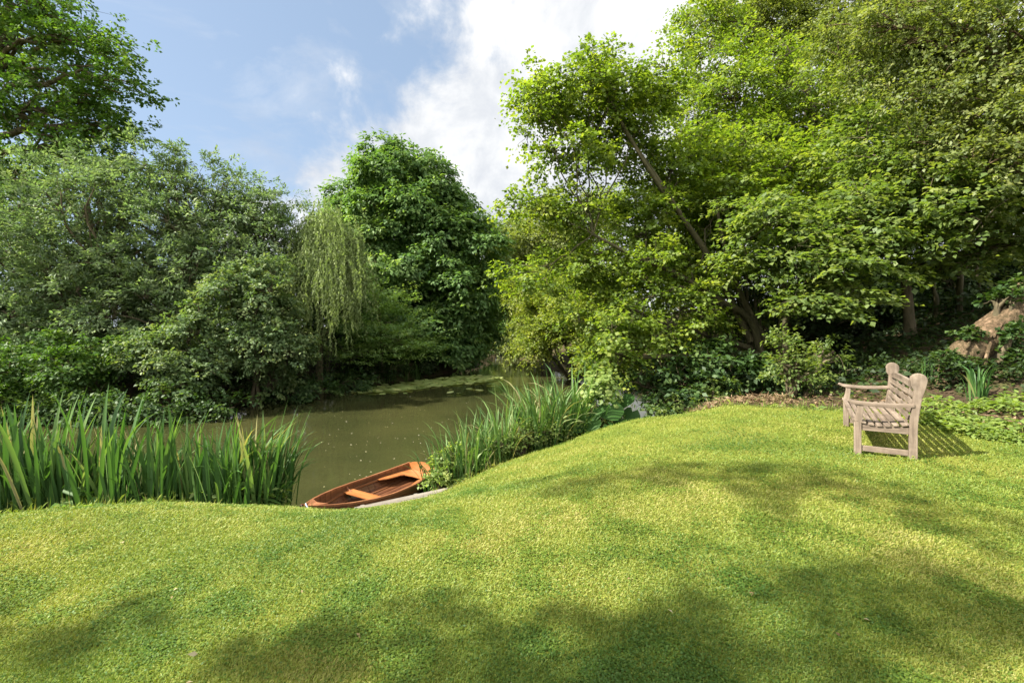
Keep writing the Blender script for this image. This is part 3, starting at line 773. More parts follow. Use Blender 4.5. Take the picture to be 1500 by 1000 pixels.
# weeping willow
def weeping(px, D):
    b = G(px, D)
    root = empty('weeping_willow', b)
    tag(root, 'weeping willow with pale hanging strands between sallow and chestnut', 'tree')
    T = Tubes()
    top = P(478, 330, D)
    main = smooth_path([b - [0, 0, .3], b + [0, 0, 2], P(472, 400, D), top], 14)
    T.add(main, np.linspace(.22, .08, 14), 9)
    V, TI = [], []
    arcs = [(495, 375, D - 1.3, 7), (515, 400, D - 1.2, 7), (470, 350, D - .8, 7), (455, 400, D - 1.4, 8), (485, 430, D - 1.8, 8), (512, 440, D - 1.4, 8), (440, 360, D, 7), (470, 455, D - 1.9, 8),
            (500, 345, D - .3, 8), (526, 420, D - .5, 7), (460, 322, D, 7), (490, 322, D, 7), (446, 440, D - 1.6, 7), (520, 370, D - .4, 7), (478, 390, D - 1.8, 8), (432, 385, D - .8, 7), (500, 405, D - 2, 7)]
    for (ax, ay, aD, ns) in arcs:
        tip = P(ax, ay, aD)
        mid = (main[-3] + tip) / 2 + [0, 0, .7]
        br = smooth_path([main[rng.integers(8, 13)], mid, tip], 12)
        T.add(br, np.linspace(.06, .012, 12), 5)
        for _ in range(ns * 11):
            s = br[rng.integers(4, 12)] + rng.normal(0, .42, 3)
            ln = rng.uniform(.45, 1.9); m = int(ln * 22)
            t = np.linspace(0, 1, m)[:, None]
            sway = rng.normal(0, .12, 2)
            outd = norm((s - main[6]) * [1, 1, 0])
            pts = s + t * [sway[0], sway[1], 0] + outd * .35 * np.sqrt(t) + np.array([0, 0, -1.0]) * ln * (t ** 1.15)
            keep = pts[:, 2] > WATER_Z + .3
            pts = pts[keep]; m = len(pts)
            if m < 4: continue
            ax_ = rng.normal(0, .45, (m, 3)); ax_[:, 2] -= 1.0
            nr = outd + rng.normal(0, .6, (m, 3)) + [0, 0, .4]
            V.append(leaf_quads(pts, ax_, nr, .16 * rng.uniform(.7, 1.3, m), .055 * rng.uniform(.7, 1.3, m)))
            TI.append(np.clip(.5 + rng.normal(0, .12) + rng.normal(0, .15, m), 0, 1))
    for _ in range(26):   # bare hanging twigs near the water
        s = P(rng.uniform(440, 490), rng.uniform(470, 520), D - rng.uniform(1, 2))
        e = s + [rng.normal(0, .35), 0, -rng.uniform(.5, 1.6)]
        e[2] = max(e[2], WATER_Z + .05)
        T.add(curve(s, e, 0, .25, 5), np.linspace(.014, .005, 5), 3)
    link('crown', quads_mesh('weeping_willow_crown', np.concatenate(V), np.concatenate(TI), b), M['weep'], root)
    link('trunk', T.mesh('weeping_willow_trunk', b), M['greybark'], root)
weeping(468, 22.8)

# ------------------------------------------------------------------ right bank
b = G(842, 29)
make_plant('willow_bush', 'yellow green bush drooping over the water beyond the reeds', 'shrub', b,
           [ms(800, 430, 28, 2.4, 2, 1.9, 12, .38), ms(830, 480, 26.5, 2.6, 2, 1.8, 14, .36), ms(785, 500, 27, 1.4, 1.4, 1.2, 8, .42), ms(870, 450, 25, 2.6, 2, 2.2, 12, .38), ms(890, 520, 23, 1.8, 1.5, 1.1, 8, .42),
            ms(770, 440, 30, 1.2, 1.2, 1.2, 6, .42)],
           dict(SP['sallow'], L=.15, W=.065, droop=.5), M['yellow'], M['greybark'], trunk_r=.14, spray=40)
b = G(800, 40)
make_plant('waterside_tree', 'soft green tree rising behind the yellow bush on the right bank', 'tree', b,
           [ms(790, 370, 38, 3.4, 3, 3.6, 12, .38), ms(850, 340, 36, 4.0, 3, 4.0, 12, .38), ms(830, 450, 36, 4, 3, 3, 10, .38)],
           dict(SP['far'], L=.2, W=.13, leaves=20), M['thorn'], M['bark'], trunk_r=.25, spray=22, twigs=False)

# leaning field maple over the river
b = G(1128, 13.2)
make_plant('field_maple', 'leaning maple with several bare limbs reaching left over the river', 'tree', b,
           [ms(862, 150, 13.7, 1.55, 1.5, 1.2, 12, .38), ms(905, 195, 14.1, 1.5, 1.5, 1.2, 10, .38), ms(795, 135, 13, .75, .7, .7, 6, .45), ms(790, 175, 13, .65, .8, .6, 5, .45), ms(880, 95, 13.2, .55, .6, .5, 5, .45),
            ms(845, 235, 13, 1.0, 1, .6, 7, .42), ms(955, 140, 13.8, 1.3, 1.3, .9, 8, .42), ms(775, 305, 12.8, .85, .8, .42, 6, .45), ms(850, 320, 13.3, 1.15, 1.1, .6, 8, .42), ms(775, 405, 12.6, .85, .9, .35, 6, .45),
            ms(845, 390, 13.4, 1.2, 1.1, .6, 8, .42), ms(940, 330, 14, 1.5, 1.3, 1.1, 10, .38), ms(930, 420, 13.8, 1.4, 1.3, .9, 10, .4), ms(1010, 385, 14.6, 1.3, 1.0, .9, 9, .4), ms(985, 245, 14.4, 1.4, 1.3, 1.0, 9, .4),
            ms(950, 495, 12.6, 1.1, 1.0, .6, 9, .42), ms(890, 480, 12.2, 1.0, 1, .6, 7, .42), ms(1045, 310, 14.8, 1.2, 1.2, .9, 8, .42), ms(900, 530, 12.2, .8, .8, .5, 6, .45), ms(1010, 430, 12.5, .6, .6, .25, 6, .5), ms(965, 375, 12.4, .6, .6, .25, 6, .5), ms(1055, 395, 12.8, .5, .5, .25, 5, .5), ms(1040, 470, 12.3, .5, .5, .22, 5, .5)],
           SP['maple'], M['maple'], M['greybark'], trunk=[P(1105, 480, 13.2), P(1055, 440, 13), P(990, 400, 12.9), P(935, 378, 12.8), P(870, 345, 12.7)], trunk_r=.115, spray=62, clump=6, inside=.3,
           extra_limbs=[([P(1100, 500, 13.3), P(1040, 380, 13.5), P(1000, 320, 13.4), P(968, 270, 13.3), P(930, 215, 13.2), P(905, 180, 13.2)], .10, .04),
                        ([P(985, 300, 13.4), P(955, 255, 13.2), P(925, 205, 13.1), P(895, 150, 13)], .08, .03),
                        ([P(1110, 520, 13), P(1060, 520, 12.5), P(985, 522, 12.2), P(930, 522, 12), P(885, 512, 11.9)], .11, .04),
                        ([P(1100, 510, 13.2), P(1010, 482, 12.8), P(960, 470, 12.6), P(900, 440, 12.5)], .085, .03),
                        ([P(1120, 500, 13.4), P(1080, 420, 13.6), P(1060, 360, 13.8), P(1045, 290, 13.8)], .10, .04)])
# dead branches poking out of the maple
# hazel stools between
def stems(name, label, px, D, n, spread, hgt, mat, r=.04, cat='tree', lean=0):
    b = G(px, D); root = empty(name, b); tag(root, label, cat, None)
    T = Tubes()
    for i in range(n):
        a = rng.uniform(0, 2 * PI); e = b + [math.cos(a) * spread * rng.uniform(.3, 1) + lean, math.sin(a) * spread * rng.uniform(.3, 1), hgt * rng.uniform(.8, 1.1)]
        s = b + [math.cos(a) * .2, math.sin(a) * .2, -.2]
        T.add(curve(s, e, .0, .25, 9), np.linspace(r * rng.uniform(.6, 1.2), r * .4, 9), 6)
    return root, T, b

def stool(label, px, D, n, spread, hgt, masses, sp, mat, bark='greybark', r=.045, spray=50, lean=0):
    b = G(px, D)
    ex = []
    for i in range(n):
        a = rng.uniform(0, 2 * PI)
        e = b + np.array([math.cos(a) * spread * rng.uniform(.3, 1) + lean, math.sin(a) * spread * rng.uniform(.3, 1), hgt * rng.uniform(.8, 1.1)])
        s = b + np.array([math.cos(a) * .2, math.sin(a) * .2, -.2])
        ex.append(([s, (s + e) / 2 + [0, 0, .15 * hgt], e], r * rng.uniform(.6, 1.3), r * .4))
    return make_plant('hazel', label, 'tree', b, masses, SP[sp], M[mat], M[bark], trunk_r=r * 1.2, spray=spray, extra_limbs=ex)

stool('hazel with a fan of thin bare stems behind the leaning maple', 1120, 14.5, 12, 1.6, 4.2,
      [ms(1080, 300, 15, 1.8, 1.6, 1.2, 10, .4), ms(1150, 330, 14.6, 1.6, 1.5, 1.1, 10, .4), ms(1050, 230, 15.4, 1.6, 1.5, 1.2, 8, .4), ms(1150, 250, 15.4, 1.8, 1.5, 1.2, 8, .4), ms(1000, 300, 16.6, 1.6, 1.2, 1.4, 9, .4), ms(1010, 400, 17, 1.8, 1.2, 1.4, 9, .4), ms(935, 300, 16.6, 1.2, 1.1, 1.1, 8, .4), ms(930, 400, 17, 1.5, 1.1, 1.2, 8, .4)], 'hazel', 'maple')
b = G(1152, 11.6)
make_plant('hazel', 'hazel on one straight sunlit stem right of the leaning maple', 'tree', b,
           [ms(1155, 375, 11.4, 1.3, 1.2, .55, 10, .42), ms(1215, 400, 11.0, 1.3, 1.1, .5, 9, .42), ms(1185, 340, 11.6, 1.5, 1.3, .7, 10, .4), ms(1230, 445, 10.8, .85, .8, .4, 7, .45), ms(1185, 440, 10.8, .8, .7, .3, 6, .45), ms(1110, 310, 12.4, 1.0, 1.0, .5, 8, .42),
            ms(1245, 350, 11.2, 1.2, 1.1, .6, 8, .42)],
           SP['hazel'], M['hazel'], M['greybark'], trunk=[P(1150, 450, 11.6), P(1146, 380, 11.6), P(1150, 330, 11.6)], trunk_r=.075, spray=62)
b = G(1335, 12.5)
make_plant('hazel', 'leafy hazel hanging in light tiers over the bench with a dark trunk', 'tree', b,
           [ms(1310, 300, 11.5, 1.7, 1.5, .7, 12, .38), ms(1380, 330, 11.2, 1.6, 1.4, .6, 10, .4), ms(1290, 370, 11.4, 1.2, 1.1, .5, 9, .42), ms(1340, 250, 12, 1.8, 1.5, .8, 10, .4), ms(1440, 300, 11, 1.4, 1.3, .6, 9, .42), ms(1300, 230, 12.4, 1.6, 1.4, .8, 9, .4),
            ms(1400, 390, 11.8, 1.0, 1.0, .35, 7, .45), ms(1480, 360, 11, 1.0, 1.0, .45, 7, .45)],
           SP['hazel'], M['hazel'], M['bark'], trunk=[P(1330, 440, 12.5), P(1322, 360, 12.6), P(1310, 270, 12.6)], trunk_r=.15, spray=56)
# taller trees behind
b = G(1160, 19)
make_plant('ash_tree', 'tall yellow green tree behind the leaning maple with a crooked trunk', 'tree', b,
           [ms(1045, 200, 18.5, 2.4, 2.2, 2.2, 14, .36), ms(1120, 260, 18, 2.6, 2.2, 2.2, 14, .36), ms(1100, 120, 19, 2.5, 2.2, 2.0, 12, .36), ms(1190, 190, 18, 2.6, 2.2, 2.4, 14, .36), ms(1010, 150, 19, 1.3, 1.3, 1.2, 7, .42), ms(1015, 90, 19.5, .9, .9, .9, 5, .45),
            ms(1040, 30, 20, 1.4, 1.4, 1.0, 7, .42), ms(1060, 340, 18, 2.4, 2, 2.0, 10, .38)],
           SP['ash'], M['maple'], M['bark'], trunk=[P(1200, 380, 19), P(1195, 240, 18.5), P(1180, 130, 18.5), P(1140, 60, 19)], trunk_r=.24, spray=40, clump=5)
b = G(1260, 23)
make_plant('ash_tree', 'tallest green tree at the top, right of the white cloud', 'tree', b,
           [ms(1110, 40, 23, 3.0, 2.6, 2.4, 14, .36), ms(1200, 70, 23, 3.4, 3, 3, 14, .36), ms(1300, 60, 22, 3.4, 3, 3, 14, .36), ms(1220, -30, 23, 3.8, 3, 2.6, 12, .36), ms(1050, 20, 24, 1.3, 1.2, 1.1, 6, .45), ms(1270, 170, 21, 3.2, 2.6, 2.6, 12, .36), ms(1400, 0, 22, 4, 3, 3, 12, .36)],
           SP['ash'], M['thorn'], M['bark'], trunk=[P(1270, 330, 23), P(1250, 180, 23), P(1230, 60, 23)], trunk_r=.35, spray=32, clump=5, twigs=False)
# old leaning thorn tree whose trunk leaves the frame
b = G(1366, 8.75)
make_plant('hawthorn_tree', 'old tree with a thick reddish trunk leaning right and olive drooping foliage above', 'tree', b - [0, 0, .1],
           [ms(1330, 70, 11.5, 1.5, 1.3, .9, 12, .38), ms(1420, 60, 11, 1.5, 1.3, .9, 12, .38), ms(1270, 40, 12, 1.3, 1.2, .8, 10, .4), ms(1380, 150, 11, 1.4, 1.2, .7, 10, .4), ms(1460, 170, 10.5, 1.3, 1.2, .8, 10, .4), ms(1490, 60, 10.5, 1.5, 1.3, 1.0, 10, .4), ms(1450, 250, 10.3, 1.2, 1.1, .6, 9, .42),
            ms(1380, 215, 11, 1.1, 1.0, .5, 8, .42), ms(1550, 200, 10, 1.8, 1.4, 1.6, 10, .4), ms(1600, 60, 10, 2, 1.6, 1.5, 10, .4)],
           SP['thorn'], M['thorn'], M['redbark'], trunk=[P(1402, 530, 8.8), P(1440, 500, 8.9), P(1490, 452, 9.0), P(1550, 380, 9.2), P(1610, 270, 9.6), P(1600, 150, 10)], trunk_r=.30, spray=52, clump=6, limbs=True, flute=.09,
           extra_limbs=[([P(1600, 150, 10), P(1440, 90, 10.6), P(1340, 60, 11.2), P(1290, 70, 11.6)], .10, .03), ([P(1605, 220, 9.8), P(1450, 130, 10.6), P(1400, 60, 11), P(1380, 20, 11)], .09, .03),
                        ([P(1440, 545, 8.5), P(1452, 500, 8.62), P(1470, 470, 8.72)], .035, .02), ([P(1400, 560, 8.5), P(1412, 525, 8.56), P(1425, 490, 8.7)], .04, .02)])
b = G(1420, 17)
make_plant('woodland_tree', 'shaded tree on the slope behind the bench, under the drooping foliage', 'tree', b,
           [ms(1420, 250, 16, 3.2, 2.2, 2.4, 14, .36), ms(1330, 260, 17, 3, 2.2, 2.6, 12, .36), ms(1500, 330, 15, 2.6, 2, 2.0, 10, .38), ms(1240, 330, 17, 2.6, 2, 2.4, 10, .38), ms(1500, 150, 16, 3, 2, 2.4, 10, .38)],
           SP['ash'], M['hazel'], M['bark'], trunk=[b + [0, 0, 3], P(1420, 260, 16.5)], trunk_r=.2, spray=34, twigs=False)
# bare saplings in the shade
for (px, D, py1, px1, r, lab) in [(1375, 13.5, 330, 1362, .07, 'slim bare sapling in the shade left of the leaning red trunk'), (1407, 13, 300, 1398, .09, 'pale sapling with crossing twigs behind the leaning red trunk'),
                                  (1435, 14, 300, 1430, .06, 'thin sapling on the dark slope, close to the red trunk'), (1105, 15.5, 330, 1085, .06, 'thin upright stem among the hazel fan')]:
    b = G(px, D); root = empty('sapling', b); tag(root, lab, 'sapling')
    T = Tubes(); e = P(px1, py1, D)
    c_ = curve(b - [0, 0, .2], e, 0, .2, 12); T.add(c_, np.linspace(r, r * .5, 12), 7)
    for i in range(14):
        s = c_[rng.integers(4, 12)]; T.add(curve(s, s + rng.normal(0, .7, 3) + [0, 0, .4], .05, .5, 6), np.linspace(.018, .005, 6), 4)
    link('trunk', T.mesh('sapling_trunk', b), M['greybark'], root)

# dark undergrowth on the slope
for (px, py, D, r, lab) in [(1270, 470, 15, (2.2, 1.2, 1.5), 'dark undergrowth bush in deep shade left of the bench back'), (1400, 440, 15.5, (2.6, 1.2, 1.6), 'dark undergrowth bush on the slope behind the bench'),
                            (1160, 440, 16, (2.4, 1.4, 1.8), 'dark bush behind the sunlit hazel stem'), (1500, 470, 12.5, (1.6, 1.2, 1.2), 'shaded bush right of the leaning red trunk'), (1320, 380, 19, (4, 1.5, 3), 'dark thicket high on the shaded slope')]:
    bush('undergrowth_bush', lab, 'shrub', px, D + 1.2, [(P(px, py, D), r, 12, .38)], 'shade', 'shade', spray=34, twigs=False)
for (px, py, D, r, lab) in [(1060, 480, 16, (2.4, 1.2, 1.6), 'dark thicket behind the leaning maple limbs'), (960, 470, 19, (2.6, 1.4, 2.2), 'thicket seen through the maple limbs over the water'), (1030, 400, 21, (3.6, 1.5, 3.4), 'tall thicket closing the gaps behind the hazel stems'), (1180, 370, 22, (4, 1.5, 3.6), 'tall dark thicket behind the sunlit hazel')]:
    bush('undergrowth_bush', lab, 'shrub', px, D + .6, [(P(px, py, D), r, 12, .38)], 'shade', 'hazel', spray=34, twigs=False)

# brambles and ivy over the right bank
bush('bramble_thicket', 'bramble tangle hanging down to the water below the maple limbs', 'bramble', 1000, 12.6,
     [ms(1010, 560, 12, .95, .8, .6, 9, .42), ms(950, 560, 12.3, .6, .7, .45, 6, .45), ms(1060, 545, 12, .9, .8, .55, 8, .42), ms(985, 595, 11.5, .6, .5, .35, 6, .45)], 'shade', 'ivy', spray=80)
bush('bramble_thicket', 'leafy bramble mound on the bank edge between water and lawn', 'bramble', 1010, 11.1,
     [ms(1010, 600, 11, .55, .45, .28, 7, .45), ms(975, 612, 10.9, .4, .4, .25, 5, .5), ms(1050, 580, 11.2, .6, .5, .3, 6, .45)], 'weed', 'hazel', spray=120)
bush('ivy_mound', 'dark ivy covered mound at the foot of the maple limbs', 'ivy', 1085, 12.2, [ms(1085, 548, 12.2, .8, .5, .34, 9, .42), ms(1035, 522, 12.8, .7, .6, .35, 7, .45), ms(1120, 562, 11.6, .5, .4, .24, 6, .45)], 'shade', 'ivy', spray=80)
bush('elder_shrub', 'light leaved shrub at the lawn edge below the straight hazel stem', 'shrub', 1160, 10.0,
     [ms(1155, 535, 9.8, .33, .3, .34, 7, .45), ms(1180, 550, 9.7, .32, .3, .28, 6, .45), ms(1150, 505, 10, .22, .22, .22, 4, .5), ms(1215, 520, 10.2, .4, .35, .2, 5, .5)], dict(SP['weed'], L=.085, W=.045, twig=.3), 'hazel', spray=80)
bush('ivy_mound', 'sunlit ivy climbing over the leaning red trunk', 'ivy', 1450, 8.7,
     [ms(1418, 492, 8.8, .14, .14, .06, 4, .5), ms(1468, 438, 8.85, .24, .2, .12, 5, .5), ms(1486, 490, 8.45, .12, .1, .22, 5, .5), ms(1392, 530, 8.5, .22, .15, .12, 5, .5), ms(1492, 530, 8.4, .26, .15, .16, 5, .5), ms(1495, 420, 8.8, .2, .15, .12, 4, .5)], dict(SP['weed'], L=.07, W=.06, twig=.15), 'ivy', spray=150)
# fern-like and grassy growth round the bench
for (px, py, D, r, lab) in [(1330, 545, 9.6, (.7, .5, .25), 'low dark weeds between the bench back and the slope'), (1395, 550, 8.6, (.6, .5, .25), 'low leafy weeds at the foot of the leaning trunk'),
                            (1470, 560, 8.2, (.6, .5, .3), 'weedy patch below the ivy, right of the strap leaved plant'), (1230, 545, 10.5, (.9, .5, .25), 'low shaded weeds beyond the far bench arm')]:
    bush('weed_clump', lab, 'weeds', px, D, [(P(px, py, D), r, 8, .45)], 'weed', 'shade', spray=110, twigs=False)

def cover_plant(name):
    """one low rosette plant, built once"""
    n = 150
    a = rng.uniform(0, 2 * PI, n); r = np.sqrt(rng.random(n)) * .2
    pos = np.stack([np.cos(a) * r, np.sin(a) * r, .05 + .14 * (1 - (r / .2) ** 2) * rng.uniform(.4, 1, n)], 1)
    ax = np.stack([np.cos(a), np.sin(a), rng.uniform(-.3, .3, n)], 1) + rng.normal(0, .3, (n, 3))
    v = leaf_quads(pos, ax, np.array([0, 0, 1.0]) + rng.normal(0, .3, (n, 3)), .075 * rng.uniform(.6, 1.3, n), .045 * rng.uniform(.7, 1.3, n))
    return quads_mesh(name, v, np.clip(.5 + rng.normal(0, .2, n), 0, 1))
cms = [cover_plant('ground_cover_leaves') for _ in range(3)]
for c_ in cms: c_.materials.append(M['lime'])
k = 0
for (px, py) in [(1345, 602), (1362, 607), (1380, 600), (1376, 612), (1398, 606), (1402, 616), (1420, 612), (1424, 622), (1442, 614), (1446, 626), (1464, 618), (1470, 629), (1490, 624), (1494, 634), (1478, 606), (1460, 600), (1495, 600), (1440, 602), (1412, 600)]:
    D = 667 * 1.36 / (py + 4 - 478); x = (px - 750) / 667 * D
    o = bpy.data.objects.new('ground_cover_plant', cms[k % 3]); COL.objects.link(o); k += 1
    o.location = (x, D, gz(x, D) - .02); s = rng.uniform(.75, 1.35); o.scale = (s, s, s * rng.uniform(.7, 1.2)); o.rotation_euler = (0, 0, rng.uniform(0, 6))
    tag(o, 'low leafy light green plant in the bed edging the lawn behind the bench', 'plant', 'low plants edging the lawn behind the bench')

# ------------------------------------------------------------------ irises and reeds
def blade(V, F, T, base, a, ln, w, lean, bend, tint, seg=9):
    t = np.linspace(0, 1, seg + 1)
    d = np.array([math.cos(a), math.sin(a), 0]); sd = np.array([-math.sin(a), math.cos(a), 0])
    ang = lean + bend * np.clip(t - .35, 0, 1) ** 1.6
    st = ln / seg
    h = np.concatenate([[0], np.cumsum(np.sin(ang[:-1]) * st)]); z = np.concatenate([[0], np.cumsum(np.cos(ang[:-1]) * st)])
    c = base + d * h[:, None] + np.array([0, 0, 1]) * z[:, None]
    nrm = d * np.cos(ang)[:, None] - np.array([0, 0, 1]) * np.sin(ang)[:, None]
    ww = w * (0.75 + .35 * np.sin(t * 2.2)) * np.clip((1 - t) * 3.2, 0, 1) ** .8
    tw = rng.uniform(-.6, .6) * t
    sdv = sd * np.cos(tw)[:, None] + nrm * np.sin(tw)[:, None]
    L = c - sdv * ww[:, None] / 2; R = c + sdv * ww[:, None] / 2; Mi = c + nrm * (ww * .16)[:, None]
    n0 = sum(len(q) for q in V)
    V.append(np.stack([L, Mi, R], 1).reshape(-1, 3))
    i = np.arange(seg)[:, None] * 3 + n0
    F.append(np.concatenate([np.concatenate([i, i + 1, i + 4, i + 3], 1), np.concatenate([i + 1, i + 2, i + 5, i + 4], 1)]))
    T.append(np.clip(tint + (t[:seg] - .35) * .12, 0, 1)); T.append(np.clip(tint + (t[:seg] - .35) * .12, 0, 1))

def iris_mesh(nb, hmin, hmax, w, bendy, spread, leanx=0.0, tint0=.45):
    V, F, T = [], [], []
    for i in range(nb):
        a = rng.uniform(0, 2 * PI)
        r = spread * math.sqrt(rng.random())
        b = np.array([math.cos(a) * r, math.sin(a) * r, -.05])
        aa = a + rng.normal(0, .8)
        if rng.random() < abs(leanx): aa = 0 if leanx > 0 else PI
        arch = rng.random() < bendy
        blade(V, F, T, b, aa, rng.uniform(hmin, hmax), w * rng.uniform(.7, 1.25), rng.uniform(.02, .34), rng.uniform(1.6, 3.8) if arch else rng.uniform(0, .7), np.clip(rng.normal(tint0, .2), 0, 1) if rng.random() > .02 else .95)
    return np_mesh('iris_leaves', np.concatenate(V), np.concatenate(F).ravel(), np.full(sum(len(f) for f in F), 4), tint=np.concatenate(T), smooth=True)

left_variants = [iris_mesh(20, .65, 1.4, .032, .22, .18, tint0=.42) for _ in range(6)]
arch_variants = [iris_mesh(16, .8, 1.3, .022, .8, .14, leanx=.6) for _ in range(3)]
right_variants = [iris_mesh(26, .5, 1.3, .022, .68, .2, tint0=.62) for _ in range(6)]
for q in left_variants + arch_variants + right_variants: q.materials.append(M['iris'])
def put(mesh, name, x, y, lab, cat, grp, s=1.0, rz=None, dz=0):
    o = bpy.data.objects.new(name, mesh); COL.objects.link(o)
    o.location = (x, y, gz(x, y) + dz); o.scale = (s, s, s); o.rotation_euler = (0, 0, rng.uniform(0, 6.28) if rz is None else rz)
    return tag(o, lab, cat, grp)
for i in range(46):
    t = i / 45
    D = 5.15 + .75 * t + rng.uniform(-.1, .75)
    px = -90 + 480 * t + rng.normal(0, 10)
    x = (px - 750) / 667 * D
    if gz(x, D) < -1.7: D -= .35; x = (px - 750) / 667 * D
    put(left_variants[rng.integers(0, 6)], 'iris_clump', x, D, 'clump of tall upright sword shaped leaves on the left bank edge', 'iris', 'tall irises along the left bank edge', rng.uniform(.92, 1.35))
for (px, D, s) in [(392, 6.0, 1.25), (404, 6.1, 1.0), (414, 6.15, 1.1), (350, 6.0, 1.3), (375, 6.1, 1.25), (335, 5.9, 1.3), (362, 6.3, 1.3)]:
    x = (px - 750) / 667 * D
    put(arch_variants[rng.integers(0, 3)], 'iris_clump', x, D, 'clump of arching narrow leaves bending towards the boat, at the end of the left irises', 'iris', 'arching leaves left of the boat', s, rz=rng.normal(0, .35))
for i in range(56):
    t = rng.random() if i > 16 else i / 16
    px = 655 + 195 * t ** .85 + rng.normal(0, 6)
    D = 8.35 + 1.45 * t + rng.uniform(.05, .8)
    x = (px - 750) / 667 * D
    put(right_variants[rng.integers(0, 5)], 'reed_clump', x, D, 'clump of upright and bending green leaves in the reed bed right of the boat', 'reeds', 'reed bed right of the boat', rng.uniform(.9, 1.5) * (1 + .2 * (t > .55)), dz=-.05)
for (px, D, s) in [(632, 8.7, .95), (640, 8.9, 1.05), (655, 9.3, 1.1), (690, 9.6, 1.1)]:
    x = (px - 750) / 667 * D
    put(arch_variants[rng.integers(0, 3)], 'reed_clump', x, D, 'clump of arching leaves bending over the boat stern', 'reeds', 'arching leaves by the boat stern', s, rz=PI + rng.normal(0, .6))
for (px, D) in [(555, 27), (575, 27.4), (545, 26.6), (595, 28.4), (565, 26.9), (610, 29)]:
    x = (px - 750) / 667 * D
    put(right_variants[rng.integers(0, 5)], 'reed_clump', x, D, 'clump of narrow leaves on the far bank beside the lily pads', 'reeds', 'narrow leaved clumps beside the lily pads', 1.25)
put(iris_mesh(26, .4, .82, .03, .7, .12, tint0=.35), 'strap_leaf_plant', *(G(1432, 7.7)[:2]), 'plant with long strap shaped leaves under the leaning red trunk', 'plant', None).data.materials.append(M['iris'])
put(iris_mesh(20, .4, .8, .02, .8, .2), 'strap_leaf_plant', *(G(1365, 8.8)[:2]), 'dark tussock of thin drooping leaves just behind the bench', 'plant', None).data.materials.append(M['iris'])

# low weeds filling the bank feet (one uncountable cover)
def bank_weeds():
    V, T = [], []
    n = 0
    def scatter(px, py0, Ds, count, h, L):
        nonlocal n
        x = px; y = Ds
        z = height(x, y)
        ok = z > -1.75
        p = np.stack([x, y, z + rng.random(len(x)) * h], 1)[ok]
        m = len(p)
        ax = rng.normal(0, 1, (m, 3)); ax[:, 2] = rng.normal(.1, .4, m)
        v = leaf_quads(p, ax, np.array([0, 0, 1.]) + rng.normal(0, .5, (m, 3)), L * rng.uniform(.5, 1.4, m), L * .6 * rng.uniform(.6, 1.3, m))
        V.append(v); T.append(np.clip(rng.normal(.45, .2, m), 0, 1)); n += m
    # left bank under the irises
    c = 5200; t = rng.random(c); D = 5.0 + .9 * t + rng.uniform(0, 1.0, c); x = (-100 + 520 * t - 750) / 667 * D
    scatter(x, 0, D, c, .3, .085)
    c = 4200; t = rng.random(c); D = 8.25 + 1.75 * t + rng.uniform(0, 1.0, c); x = (645 + 270 * t - 750) / 667 * D
    scatter(x, 0, D, c, .32, .085)
    c = 1500; t = rng.random(c); D = rng.uniform(8.2, 9.4, c); x = (628 + 60 * t - 750) / 667 * D
    scatter(x, 0, D, c, .16, .09)
    v = np.concatenate(V)
    tag(link('bank_weeds', quads_mesh('bank_weeds', v, np.concatenate(T)), M['lime']), 'low mixed weeds covering the bank between the irises and reeds', 'weeds', kind='stuff')
bank_weeds()
